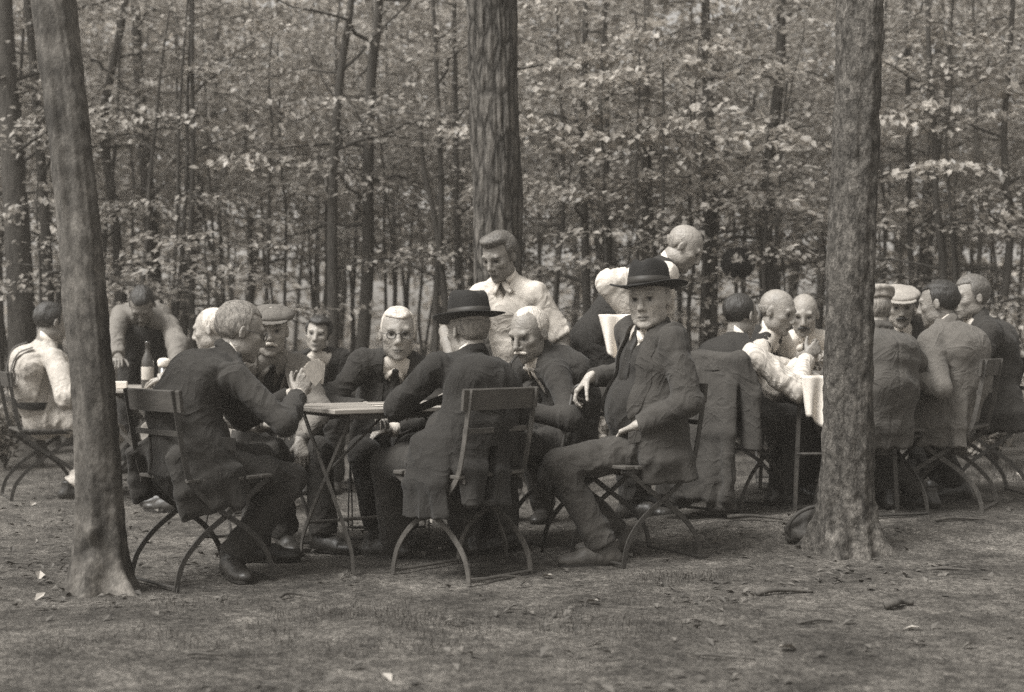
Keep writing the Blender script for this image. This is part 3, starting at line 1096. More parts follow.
        pre = Shape(); pre.ops = list(sh.ops)
        vd, vt, v0 = wear.get('open', (0.27, 0.066, 0.0))
        if vd > 0:
            vee(sh, vd * s, vt * s, v0, low=wear.get('open_low', -0.62))
        # collar and lapels
        cc = P3 + nd * 0.014 * s
        pts = []
        for a in np.linspace(R(78), R(282), 12):
            dirv = fc * math.cos(a) + rc * math.sin(a)
            pts.append(cc + dirv * (0.076 + 0.012 * math.cos(a)) * s + nd * (0.016 - 0.020 * math.cos(a)) * s - nd * 0.014)
        for i in range(len(pts) - 1):
            sh.cone(pts[i], pts[i + 1], 0.026 * s, 0.026 * s, 0.004, flat=(fc * 0.0 + unit((pts[i] + pts[i + 1]) / 2 - cc), 1.9))
        lap = []
        if vd > 0:
            hitj = lambda x, z: pre.hit(P3 + rc * x + uc * z + fc * 0.45, -fc, 0.45, None)
            for q in (-1, 1):
                rows = []
                for tt in np.linspace(-0.04, 1.0, 14):
                    x0 = vt * s * (1 - tt) + v0 * tt
                    wd = (0.030 + 0.042 * (1 - tt) ** 0.7 if tt > 0.24 else 0.060 * (1 - 0.4 * max(tt, 0))) * s
                    if tt > 0.97: wd = 0.006
                    if 0.2 < tt <= 0.30: wd *= 0.80
                    if 0.30 < tt < 0.42: wd *= 1.12
                    rw = [hitj(q * (x0 + wd * e), -vd * s * tt) for e in (-0.10, 0.3, 0.7, 1.0)]
                    if all(p is not None for p in rw) and max(abs((rw[j + 1] - rw[j]) @ fc) for j in range(3)) < 0.05:
                        rows.append(rw)
                if len(rows) > 4: lap.append((q, rows))
        V, Fq = sh.mesh(hs)
        V0 = V
        V = crumple(V, Fq, wear.get('jamp', 0.0085), 6.5, seed + 31, armj + [(B(0.35), uc, 0.16)], 0.015, 0.042)
        q_ = V0 - P3
        xx, yy, zz_ = q_ @ rc, q_ @ fc, q_ @ uc
        N_ = vnormals(V, Fq)
        dd_ = -0.005 * np.exp(-(xx / 0.006) ** 2) * (N_ @ fc < -0.3) * (zz_ < -0.03)
        for sd in 'RL':
            shp, el, wr, hd, q = arm[sd]
            ad = unit(unit(el - shp) * 0.5 + rc * q)
            sx = (V - shp) @ ad - 0.004
            nearsh = np.exp(-(((V - shp) ** 2).sum(1) / 0.11 ** 2) ** 2)
            dd_ -= 0.006 * np.exp(-(sx / 0.007) ** 2) * nearsh
            dd_ += 0.005 * np.exp(-((sx + 0.020) / 0.016) ** 2) * nearsh
        if vd > 0:
            calm = (yy > 0.0) * np.clip((zz_ + vd * s + 0.06) / 0.05, 0, 1) * np.clip((0.17 - np.abs(xx)) / 0.05, 0, 1)
            V = V0 + (V - V0) * (1 - 0.85 * calm)[:, None]
        V = V + N_ * dd_[:, None]
        jk = child('jacket', V, Fq, wear['jacket'])
        for q, rows in lap:
            mb = MB()
            nr, nc = len(rows), 4
            up_ = [p + fc * (0.010, 0.0125, 0.0115, 0.0075)[j] for rw in rows for j, p in enumerate(rw)]
            dn_ = [p + fc * -0.004 for rw in rows for p in rw]
            Fs = []
            for i in range(nr - 1):
                for j in range(nc - 1):
                    a_ = i * nc + j
                    Fs.append((a_, a_ + 1, a_ + nc + 1, a_ + nc)); Fs.append(tuple(x + nr * nc for x in (a_, a_ + nc, a_ + nc + 1, a_ + 1)))
                for j in (0, nc - 1):
                    a_ = i * nc + j
                    Fs.append((a_, a_ + nc, a_ + nc + nr * nc, a_ + nr * nc))
            for i in (0, nr - 1):
                for j in range(nc - 1):
                    a_ = i * nc + j
                    Fs.append((a_, a_ + 1, a_ + 1 + nr * nc, a_ + nr * nc))
            mb.add([np.array(p) - o for p in up_ + dn_], Fs)
            mb.build('lapel', wear['jacket'], jk)
        for (od, zz, dirv) in wear.get('flaps', ()):
            G = np.stack([r0, f0, Z], 1)
            dw = unit(G @ np.array(dirv, float))
            c_ = sh.hit(hip + G @ np.array(od, float) + dw * 0.5, -dw, 0.8)
            wdir = unit(np.cross(dw, Z)); ud = np.cross(wdir, dw)
            mb = MB(); mb.box((0, 0, 0), (0.15, 0.008, 0.055), bev=0.003)
            mb.v = [tuple(c_ + dw * 0.006 + wdir * p[0] + dw * (p[1] - 0.12 * (p[2] - 0.03) * 0 - 2.0 * p[0] ** 2) + ud * (p[2] + zz * p[0]) - o) for p in mb.v]
            mb.build('pocket_flap', wear['jacket'], jk)
        # white cuffs showing beyond the sleeves
        if wear.get('cuffs', True) and wear.get('shirt') is not None:
            for sd in 'RL':
                shp, el, wr, hd, q = arm[sd]
                if hd.get('nocuff'): continue
                fd = unit(wr - el)
                mb = MB(); rf = np.cross(fd, Z + 0.01)
                mb.tube([wr - fd * 0.035, wr - fd * 0.03, wr + fd * 0.004, wr + fd * 0.006, wr - fd * 0.01], [0.034 * s, 0.037 * s, 0.038 * s, 0.035 * s, 0.031 * s], 16, rf)
                mb.v = [tuple(np.array(p) - o) for p in mb.v]
                mb.build('cuff', wear['shirt'], body, True)
    # ---- trousers
    if wear.get('trousers') is not None:
        sh = Shape()
        sh.econe(hip + uc0 * 0.09, hip - Z * 0.02, (0.150 * s, 0.118 * s), (0.160 * s, 0.125 * s), r0, f0, 0.04)
        tg = wear.get('tgrow', 0.0)
        for sd in 'RL':
            hj, kn, A, ft, q = leg[sd]
            sh.cone(hj, kn, 0.088 * s + tg, 0.068 * s + tg, 0.03)
            e = A + (kn - A) * 0.05 - Z * 0.01
            sh.cone(kn, e, 0.066 * s + tg, 0.064 * s + tg, 0.02, capb=True)
        V, Fq = sh.mesh(hs)
        V = crumple(V, Fq, 0.008, 7.0, seed + 41, legj, 0.019, 0.055)
        child('trousers', V, Fq, wear['trousers'])
    if wear.get('belt') is not None:
        sh = Shape(); c_ = B(0.20)
        sh.econe(c_ - uc0 * 0.022, c_ + uc0 * 0.022, (0.168 * s, 0.128 * s), (0.166 * s, 0.126 * s), r0, f0, 0.0)
        nn_ = uc0
        sh.custom(lambda X, Y, Zz: np.abs((X - c_[0]) * nn_[0] + (Y - c_[1]) * nn_[1] + (Zz - c_[2]) * nn_[2]) - 0.024, c_ - 0.4, c_ + 0.4, 0, 'i')
        V, Fq = sh.mesh(0.007)
        child('belt', V, Fq, wear['belt'])
    # ---- shoes
    if wear.get('shoes') is not None:
        for sd in 'RL':
            hj, kn, A, ft, q = leg[sd]
            ty = R(ft.get('yaw', yaw + 8 * -q))
            td = np.array([math.cos(ty), math.sin(ty), 0]); tr = np.array([td[1], -td[0], 0])
            lift = R(ft.get('lift', 0))
            td3 = td * math.cos(lift) - Z * math.sin(lift); up = np.cross(tr, td3)
            z0 = A - up * 0.080 * s
            FF = np.stack([tr, td3, up], 1)
            Q = lambda a, b, c_: z0 + FF @ np.array([a, b, c_]) * s
            sh = Shape()
            sh.cone(Q(0, -0.048, 0.030), Q(0, 0.09, 0.030), 0.037 * s, 0.043 * s, 0.02)
            sh.ell(Q(-q * 0.006, 0.140, 0.024), np.array((0.046, 0.075, 0.032)) * s, FF, 0.02)
            sh.cone(Q(0, -0.020, 0.060), Q(0, 0.080, 0.045), 0.036 * s, 0.030 * s, 0.025)
            sh.cone(Q(0, -0.022, 0.05), Q(0, -0.025, 0.115), 0.038 * s, 0.040 * s, 0.02, capb=True)
            sh.custom(lambda X, Y, Zz: -((X - z0[0]) * up[0] + (Y - z0[1]) * up[1] + (Zz - z0[2]) * up[2]), z0 - 0.4, z0 + 0.4, 0, 'i')
            V, Fq = sh.mesh(0.006)
            V = crumple(V, Fq, 0.0018, 22, seed + 51)
            so = child('shoe', V, Fq, wear.get('shoes'))
            mb = MB()
            ring = []
            for a in np.linspace(0, 2 * math.pi, 26)[:-1]:
                yy = 0.062 + 0.146 * math.sin(a); xx = (0.037 + 0.012 * math.sin(a)) * math.cos(a)
                ring.append((xx, yy))
            mb.add([Q(x_, y_, 0.012) for x_, y_ in ring] + [Q(x_, y_, -0.002) for x_, y_ in ring],
                   [tuple(range(25)), tuple(range(49, 24, -1))] + [(i, i + 25, (i + 1) % 25 + 25, (i + 1) % 25) for i in range(25)])
            mb.v = [tuple(np.array(p) - o) for p in mb.v]
            mb.build('sole', M['shoe'], so)
    # ---- hair, hat, whiskers, spectacles
    if wear.get('hair'):
        V, Fq = hair_mesh(wear['hair'][0], Hc, Fr, s * hsc, seed + 61)
        child('hair', V, Fq, wear['hair'][1])
    s = s * hsc
    L = lambda x, y, z: Hc + s * (Fr @ np.array([x, y, z]))
    if wear.get('moustache') is not None:
        sh = Shape()
        for q in (-1, 1):
            sh.cone(L(q * 0.004, 0.100, -0.055), L(q * 0.028, 0.088, -0.064), 0.0085 * s, 0.0060 * s, 0.006)
        V, Fq = sh.mesh(0.003)
        V = crumple(V, Fq, 0.0015, 90, seed)
        child('moustache', V, Fq, wear['moustache'])
    if wear.get('glasses'):
        mb = MB()
        for q in (-1, 1):
            ring = [L(q * 0.032 + 0.020 * math.cos(a), 0.0985 - 0.0 * a, -0.003 + 0.017 * math.sin(a)) for a in np.linspace(0, 2 * math.pi, 19)[:-1]]
            mb.tube(ring, 0.0023, 6, closed=True)
            mb.tube([L(q * 0.052, 0.098, 0.002), L(q * 0.076, 0.06, 0.004), L(q * 0.082, 0.0, 0.004)], 0.0014, 6)
        mb.tube([L(-0.012, 0.0985, 0.001), L(0, 0.101, 0.005), L(0.012, 0.0985, 0.001)], 0.0016, 6)
        mb.v = [tuple(np.array(p) - o) for p in mb.v]
        mb.build('spectacles', M['wire'], body, True)
    if wear.get('hat'):
        fedora(body, Hc, Fr, s, wear['hat'].get('tilt', 0), o, wear['hat'].get('brim', 0.152), wear['hat'].get('crown', 0.118), seat=wear['hat'].get('seat', 0.050))
    if wear.get('cap') is not None:
        flat_cap(body, Hc, Fr, s, wear['cap'], o, seed)
    PEOPLE[key] = dict(arm=arm, leg=leg, Hc=Hc, Fr=Fr, hip=hip, f0=f0, r0=r0, obj=body, P3=P3, fc=fc, rc=rc, uc=uc, s=s)
    return body
# ------------------------------------------------------------------ furniture and small things
M['iron'] = mat('iron_paint', 0.040, 0.55, var=((30, 0.35), (6, 0.25)), bump=(120, 0.4, 0.001), spec=0.5)
M['iron_worn'] = mat('iron_worn', 0.080, 0.55, var=((30, 0.35), (6, 0.3)), bump=(120, 0.4, 0.001), spec=0.5)
M['slat'] = mat('slat_wood', 0.060, 0.7, var=((5, 0.25), (40, 0.2)), bump=(30, 0.6, 0.002), stretch=(0.25, 4, 4))
M['slat_pale'] = mat('slat_wood_pale', 0.075, 0.7, var=((5, 0.25), (40, 0.2)), bump=(30, 0.6, 0.002), stretch=(0.25, 4, 4))
M['table_wood'] = mat('table_wood', 0.30, 0.6, var=((3, 0.2), (30, 0.2)), bump=(30, 0.5, 0.002), stretch=(0.3, 4, 4))
M['paper'] = mat('paper', 0.75, 0.6, var=(12, 0.05))
M['card'] = mat('card', 0.55, 0.5, var=(60, 0.25))
M['card_back'] = mat('card_back', 0.10, 0.5, var=(150, 0.5))
M['cloth_white'] = mat('cloth_white', 0.70, 0.85, var=(9, 0.08), bump=(30, 0.4, 0.004))
M['bottle'] = mat('bottle_glass', 0.055, 0.18, var=(5, 0.2), spec=0.6, coat=0.3)
M['label'] = mat('bottle_label', 0.45, 0.7, var=(30, 0.15))
M['beer'] = mat('dark_beer_glass', 0.035, 0.12, spec=0.6, coat=0.3)
M['foam'] = mat('beer_foam', 0.78, 0.9, bump=(160, 0.6, 0.002))
M['cane'] = mat('cane_wood', 0.035, 0.4, var=(30, 0.4))
M['leather'] = mat('bag_leather', 0.050, 0.65, var=((8, 0.35), (40, 0.25)), bump=(30, 0.7, 0.004))


def chair_proto(iron, wood):
    root = empty('garden_chair')
    # local frame: +y is the way the sitter faces
    SW = 0.2
    longp = [(0.215, 0.0), (0.210, 0.045), (0.185, 0.12), (0.115, 0.205), (0.0, 0.285), (-0.10, 0.355), (-0.165, 0.43), (-0.195, 0.52), (-0.222, 0.66), (-0.246, 0.80)]
    shortp = [(-0.225, 0.0), (-0.220, 0.045), (-0.192, 0.12), (-0.115, 0.205), (0.0, 0.285), (0.10, 0.355), (0.165, 0.405), (0.200, 0.425)]
    for q in (-1, 1):
        for pl, xo in ((longp, SW), (shortp, SW - 0.009)):
            pts = catmull([(q * xo, y, z) for y, z in pl], 4)
            mb = MB(); mb.bar(pts, 0.007, 0.022, (1, 0, 0))
            mb.build('leg', iron, root)
        mb = MB()
        c = np.array((q * (SW - 0.0045), 0, 0.285))
        mb.lathe([(0.001, -0.014), (0.010, -0.012), (0.010, 0.012), (0.001, 0.014)], 10, fn=lambda p, r: c + np.array((p[2], p[0], p[1])))
        mb.build('rivet', iron, root)
    for y in (0.2145, -0.2245):
        mb = MB(); mb.tube([(-SW + (0.0 if y > 0 else 0.01), y, 0.014), (SW - (0.0 if y > 0 else 0.01), y, 0.014)], 0.007, 8, (0, 1, 0))
        mb.build('foot_bar', iron, root)
    mb = MB()
    for i in range(6):
        mb.box((0, -0.155 + i * 0.068, 0.436 - 0.004 * math.sin(i / 5 * math.pi)), (0.41, 0.056, 0.016), bev=0.003)
    mb.build('seat', wood, root)
    mb = MB()
    for q in (-1, 1):
        mb.bar([(q * (SW - 0.022), -0.19, 0.418), (q * (SW - 0.022), 0.21, 0.418)], 0.006, 0.018, (1, 0, 0))
    mb.build('seat_rail', iron, root)
    # top board, slightly curved to the back
    mb = MB()
    pts = [(x, -0.252 + 0.016 * (x / 0.22) ** 2 + 0.010, 0.757) for x in np.linspace(-0.228, 0.228, 9)]
    mb.sweep(pts, [(-0.044, -0.008), (0.040, -0.008), (0.044, -0.004), (0.044, 0.004), (0.040, 0.008), (-0.044, 0.008)], (0, -0.12, 1))
    mb.build('backrest', wood, root)
    mb = MB()
    pts = [(x, -0.214 + 0.01 * (x / 0.22) ** 2 + 0.004, 0.625) for x in np.linspace(-0.2, 0.2, 7)]
    mb.bar(pts, 0.022, 0.006, (0, -0.12, 1))
    mb.build('back_bar', iron, root)
    return root


CH = [chair_proto(M['iron'], M['slat']), chair_proto(M['iron_worn'], M['slat_pale'])]
CHUSED = [False, False]


def chair(x, y, yaw, label, kind=0, group='folding garden chairs around the tables', h=1.0):
    if not CHUSED[kind]:
        o = CH[kind]; CHUSED[kind] = True
    else:
        o = copy_tree(CH[kind])
    o.location = (x, y, gz(x, y))
    o.rotation_euler = (0, 0, R(yaw - 90))
    o.scale = (1, 1, h)
    return tag(o, label, 'chair', group)


def table(x, y, yaw, L, Wd, label, z=0.705, top=None, straight=False):
    """yaw = direction of the long axis"""
    root = empty('garden_table', (x, y, gz(x, y)), R(yaw))
    mb = MB()
    n = 6
    for i in range(n):
        yy = -Wd / 2 + (i + 0.5) * Wd / n
        mb.box((0, yy, z - 0.012), (L, Wd / n - 0.004, 0.022), bev=0.004)
    mb.build('tabletop', top or M['table_wood'], root)
    mb = MB()
    for q in (-1, 1):
        mb.box((q * (L / 2 - 0.10), 0, z - 0.034), (0.04, Wd - 0.03, 0.02))
        mb.box((0, q * (Wd / 2 - 0.03), z - 0.036), (L - 0.245, 0.022, 0.024))
    mb.build('apron', M['slat'], root)
    for q in (-1, 1):
        xx = q * (L / 2 - 0.10)
        for k, s in enumerate((-1, 1)):
            if straight:
                pts = [(xx, s * (Wd / 2 - 0.02), 0), (xx, s * (Wd / 2 - 0.035), 0.35), (xx, s * (Wd / 2 - 0.05), z - 0.048)]
            else:
                hw = Wd / 2 - 0.02
                pts = catmull([(xx + k * 0.008, s * hw * 1.0, 0), (xx + k * 0.008, s * hw * 0.86, 0.12), (xx + k * 0.008, 0, 0.40), (xx + k * 0.008, -s * hw * 0.70, 0.62), (xx + k * 0.008, -s * hw * 0.80, z - 0.048)], 5)
            mb = MB(); mb.bar(pts, 0.007, 0.022, (1, 0, 0)); mb.build('leg', M['iron_worn'], root)
    if straight:
        for q in (-1, 1):
            mb = MB(); mb.tube([(q * (L / 2 - 0.10), -Wd / 2 + 0.03, 0.30), (q * (L / 2 - 0.10), Wd / 2 - 0.03, 0.30)], 0.008, 8)
            mb.build('stretcher', M['iron_worn'], root)
    else:
        mb = MB(); mb.tube([(-L / 2 + 0.11, Wd / 2 - 0.07, 0.16), (L / 2 - 0.11, Wd / 2 - 0.07, 0.16)], 0.008, 8, (0, 1, 0))
        mb.build('stretcher', M['iron_worn'], root)
        for q in (-1, 1):
            mb = MB(); mb.tube([(q * (L / 2 - 0.11), 0, 0.41), (q * 0.10, 0, z - 0.05)], 0.006, 8, (0, 1, 0))
            mb.build('brace', M['iron_worn'], root)
    return tag(root, label, 'table')


def simple(name, mb, m, label, cat, loc, group=None, smooth=True, rz=0.0):
    o = mb.build(name, m, None, smooth)
    o.location = tuple(float(c) for c in loc); o.rotation_euler = (0, 0, rz)
    return tag(o, label, cat, group)


# ---- the card table and its chairs (front group)
TA = np.array((-0.505, 6.56))
TD = unit(np.array((0.84, 0.54))); TN = np.array((-0.54, 0.84))
TAYAW = math.degrees(math.atan2(TD[1], TD[0]))
table(TA[0], TA[1], TAYAW, 0.98, 0.60, 'pale wooden folding table with crossed iron legs where the men play cards')
tz = 0.706


def on_table(a, b, z=0.0):
    p = TA + TD * a + TN * b
    return np.array((p[0], p[1], tz + z))


chair(-1.29, 5.93, 42, 'folding garden chair under the grey-haired man leaning in from the left with cards', 0)
chair(-0.215, 6.09, 138, 'folding garden chair seen from behind under the man in a black hat', 1)
chair(0.565, 6.50, 212, 'folding garden chair under the man in the dark hat who holds a cane', 0)
chair(0.26, 7.08, 205, 'folding garden chair under the bow-tied man with the pipe', 0)
chair(-0.63, 7.27, 275, 'folding garden chair under the white-haired man in spectacles facing us', 0)
chair(-1.26, 7.02, 300, 'folding garden chair under the moustached man in a flat cap', 0)

# cards and small things lying on the table
for i, (a, b, r, back) in enumerate(((-0.18, -0.13, 20, 0), (-0.02, -0.16, -15, 0), (0.10, 0.02, 40, 0), (-0.10, 0.05, 70, 0))):
    mb = MB()
    mb.box((0, 0, 0.0006), (0.06, 0.09, 0.0012))
    simple('playing_card', mb, M['card'], 'pale playing card lying face up on the wooden card table', 'card', on_table(a, b), 'played cards on the table', False, R(r))
mb = MB(); mb.box((0, 0, 0.009), (0.063, 0.092, 0.018), bev=0.002)
simple('card_deck', mb, M['card_back'], 'small dark stack of undealt cards at the middle of the card table', 'card deck', on_table(0.10, -0.15), None, False, R(30))
mb = MB(); mb.lathe([(0.030, 0.0), (0.045, 0.003), (0.052, 0.016), (0.048, 0.016), (0.040, 0.006), (0.0, 0.005)], 20)
simple('ashtray', mb, M['iron'], 'low round dark ashtray on the card table before the spectacled man', 'ashtray', on_table(-0.10, -0.2))

# ---- table and chairs at the left back
TC = np.array((-2.33, 8.95))
table(TC[0], TC[1], 92, 0.95, 0.62, 'wooden table with a bottle and beer glasses behind the left tree', top=M['table_wood'])
zc = gz(*TC) + 0.706
mb = MB(); mb.lathe([(0.034, 0), (0.037, 0.004), (0.037, 0.15), (0.034, 0.175), (0.018, 0.215), (0.0145, 0.225), (0.0140, 0.268), (0.0165, 0.270), (0.0165, 0.284), (0.012, 0.286), (0.0, 0.285)], 20)
bo = simple('bottle', mb, M['bottle'], 'tall dark glass bottle on the table behind the left tree', 'bottle', (-2.235, 8.72, zc))
mb = MB(); mb.lathe([(0.0373, 0.05), (0.0378, 0.052), (0.0378, 0.128), (0.0373, 0.13)], 20); mb.build('label', M['label'], bo, True)
for i, (x, y, hh, lb) in enumerate(((-2.165, 8.85, 0.17, 'taller glass of dark beer with a white head of foam, next to the bottle'),
                                    (-2.10, 8.98, 0.155, 'shorter glass of dark beer with white foam, furthest right on the left table'))):
    mb = MB(); mb.lathe([(0.028, 0), (0.030, 0.004), (0.036, hh * 0.74), (0.0, hh * 0.745)], 20)
    g = simple('beer_glass', mb, M['beer'], lb, 'beer glass', (x, y, zc))
    mb = MB(); mb.lathe([(0.0355, hh * 0.746), (0.039, hh * 0.80), (0.041, hh * 0.97), (0.030, hh * 1.05), (0.0, hh * 1.08)], 20); mb.build('foam', M['foam'], g, True)
mb = MB(); mb.box((0, 0, 0.022), (0.085, 0.06, 0.044), bev=0.004)
simple('paper_packet', mb, M['paper'], 'small white paper packet at the front edge of the left table', 'packet', (-2.37, 8.60, zc), None, False, R(10))
chair(-2.98, 9.05, 28, 'folding garden chair under the white-shirted sitter at the left edge', 0)
chair(-1.68, 8.35, 150, 'folding garden chair under the light-jacketed man half hidden at left', 0)
chair(-1.27, 9.62, 270, 'folding garden chair under the woman with the white collar in the distance', 0)

# ---- long table and chairs of the right group
TB = np.array((1.76, 8.02)); gb = 0.10
table(TB[0], TB[1], 90, 1.25, 0.58, 'garden table half hidden by the right tree, men sitting all round it', straight=True)
chair(1.19, 7.64, 48, 'folding garden chair with a dark coat hung over its back, right of the centre', 0)
chair(1.37, 8.35, -18, 'folding garden chair under the bald man in waistcoat and tie', 0)
chair(1.74, 8.98, 262, 'folding garden chair under the moustached man in white shirt behind the right tree', 0)
stool = copy_tree(CH[0])
for ch_ in list(stool.children):
    kd_ = ch_.name.split('.')[0]
    if kd_ in ('backrest', 'back_bar'):
        bpy.data.objects.remove(ch_)
    elif kd_ == 'leg':
        me_ = ch_.data.copy(); ch_.data = me_
        zs_ = [v_.co.z for v_ in me_.vertices]
        if max(zs_) > 0.6:
            for v_ in me_.vertices:
                if v_.co.z > 0.40:
                    v_.co.z = 0.40 + (v_.co.z - 0.40) * 0.06; v_.co.y = -0.165 + (v_.co.y + 0.165) * 0.15
stool.name = 'garden_stool'
stool.location = (1.87, 7.42, gz(1.87, 7.42)); stool.rotation_euler = (0, 0, R(20))
tag(stool, 'folding stool under the man in the grey coat and pale cap beside the tree trunk', 'stool')
del stool['group']
chair(2.36, 7.72, 150, 'folding garden chair under the dark-haired man in the lighter grey jacket', 1)
chair(2.72, 8.28, 180, 'folding garden chair under the man furthest right in a dark suit', 0)
chair(2.28, 8.80, 262, 'folding garden chair under the flat-capped man facing us at the right table', 0)
# white napkin hanging over the table corner
def drape(W_, H_, n, m_, folds, seed, amp=0.02):
    V = []
    for i in range(m_):
        for j in range(n):
            u, v = j / (n - 1) - 0.5, i / (m_ - 1)
            V.append((u * W_ * (1 - 0.25 * v), amp * (0.3 + v) * math.sin(u * folds * 6.28 + seed + v * 1.5), -v * H_ * (1 + 0.12 * math.sin(u * 5 + seed))))
    Fq = [(i * n + j, i * n + j + 1, (i + 1) * n + j + 1, (i + 1) * n + j) for i in range(m_ - 1) for j in range(n - 1)]
    return V, Fq


def thick_cloth(name, V, Fq, m, loc, rz, t=0.003):
    o = np_mesh(name, V, Fq, m)
    md = o.modifiers.new('thickness', 'SOLIDIFY'); md.thickness = t
    o.location = tuple(float(c) for c in loc); o.rotation_euler = (0, 0, R(rz))
    return o


V, Fq = drape(0.17, 0.24, 15, 14, 1.5, 0.4)
V = [(x, y - 0.0, z) for x, y, z in V]
o = thick_cloth('napkin', V, Fq, M['cloth_white'], (1.585, 7.372, gb + 0.716), 8)
tag(o, 'white cloth napkin hanging over the near corner of the right table', 'napkin')
V2 = [(u * 0.17, 0.10 * w, 0.0015 + 0.003 * math.sin(u * 9 + w * 4)) for w in (0, 0.5, 1) for u in np.linspace(-0.5, 0.5, 9)]
mb = MB(); mb.box((0, 0, 0.003), (0.20, 0.14, 0.006), bev=0.002)
simple('newspaper', mb, M['paper'], 'folded white paper lying on the right table beside the napkin', 'paper', (1.66, 7.62, gb + 0.707), None, False, R(20))

# ---- coat over the chair of the man with striped sleeves
def coat():
    sh = Shape()
    yaw = 48; f = np.array((math.cos(R(yaw)), math.sin(R(yaw)), 0)); r = np.array((f[1], -f[0], 0))
    c = np.array((1.19, 7.64, gb)) - f * 0.262
    P = lambda a, b, z: c + r * a + f * b + Z * z
    sh.cone(P(-0.235, 0, 0.80), P(0.235, 0, 0.80), 0.034, 0.034, 0.02)
    # the back of the coat sags in three falls of different length
    for (x0, x1, w0, w1, zb, yo) in ((-0.13, -0.15, 0.10, 0.115, 0.045, -0.085), (0.02, 0.02, 0.10, 0.11, 0.085, -0.120), (0.14, 0.15, 0.085, 0.085, 0.03, -0.080)):
        sh.econe(P(x0, -0.028, 0.80), P((x0 + x1) / 2, -0.055 + yo * 0.25, 0.42), (w0, 0.022), (w1, 0.024), r, f, 0.035)
        sh.econe(P((x0 + x1) / 2, -0.055 + yo * 0.25, 0.42), P(x1, yo, zb), (w1, 0.024), (w1 * 0.95, 0.030), r, f, 0.03, capb=True)
    sh.econe(P(0, 0.030, 0.80), P(0, 0.035, 0.55), (0.225, 0.022), (0.230, 0.022), r, f, 0.02)
    # a sleeve and the front edge hanging at the near side
    sh.cone(P(0.225, -0.02, 0.80), P(0.262, 0.020, 0.62), 0.050, 0.054, 0.03, flat=(f, 1.5))
    sh.cone(P(0.262, 0.020, 0.62), P(0.262, 0.030, 0.34), 0.054, 0.058, 0.02, flat=(f, 1.7), capb=True)
    sh.cone(P(-0.225, -0.01, 0.80), P(-0.25, -0.03, 0.50), 0.045, 0.055, 0.03, flat=(f, 1.6), capb=True)
    for i, (q, zt) in enumerate(((-0.19, 0.70), (-0.09, 0.62), (0.0, 0.74), (0.09, 0.58), (0.18, 0.70))):
        sh.cone(P(q, -0.052, zt), P(q * 1.08 + 0.012, -0.118, 0.09), 0.008, 0.024, 0.03)
    V, Fq = sh.mesh(0.008)
    V = crumple(V, Fq, 0.012, 6, 5)
    o = np_mesh('coat', V, Fq, M['suit_grey'], origin=c - Z * 0.0)
    o.location = tuple(c)
    tag(o, 'dark wool coat hung over a chair back, its hem nearly on the ground', 'coat')
    # turned collar and the shadowy lining flap
    sh = Shape()
    sh.cone(P(-0.10, -0.035, 0.815), P(0.10, -0.035, 0.815), 0.020, 0.020, 0.01)
    sh.econe(P(0.0, -0.045, 0.815), P(0.0, -0.062, 0.745), (0.115, 0.012), (0.13, 0.010), r, f, 0.01)
    V, Fq = sh.mesh(0.006)
    V = crumple(V, Fq, 0.004, 12, 6)
    np_mesh('collar', V, Fq, M['suit_grey'], o, origin=c)


coat()

# ---- bag leaning at the foot of the right tree
sh = Shape()
bx, by = 1.44, 6.72
bzz = gz(bx, by)
sh.econe((bx - 0.02, by, bzz + 0.02), (bx + 0.03, by + 0.02, bzz + 0.125), (0.15, 0.055), (0.10, 0.028), (0.97, 0.2, 0), (-0.2, 0.97, 0), 0.02)
sh.cone((bx - 0.13, by - 0.02, bzz + 0.03), (bx - 0.06, by, bzz + 0.13), 0.022, 0.016, 0.02)
sh.cone((bx - 0.06, by, bzz + 0.13), (bx + 0.08, by + 0.01, bzz + 0.165), 0.014, 0.014, 0.02)
sh.ell((bx + 0.0, by - 0.06, bzz + 0.045), (0.09, 0.03, 0.03), None, 0.03)
V, Fq = sh.mesh(0.007)
V = crumple(V, Fq, 0.006, 14, 3)
o = np_mesh('bag', V, Fq, M['leather'], origin=(bx, by, bzz)); o.location = (bx, by, bzz)
tag(o, 'slouched dark bag lying against the foot of the right tree', 'bag')
mb = MB()
mb.tube(catmull([(-0.13, -0.035, 0.03), (-0.145, -0.05, 0.09), (-0.09, -0.055, 0.155), (0.0, -0.05, 0.185), (0.07, -0.03, 0.18)], 5), 0.009, 8, (0, 1, 0))
mb.build('strap', M['leather'], o, True)
# ------------------------------------------------------------------ the people
def G3(u, Y, dz):
    p = W(u, Y, 0); p[2] = gz(p[0], p[1]) + dz
    return p


def foot(u, Y, dz=0.08):
    return G3(u, Y, dz)


hip_z = 0.515
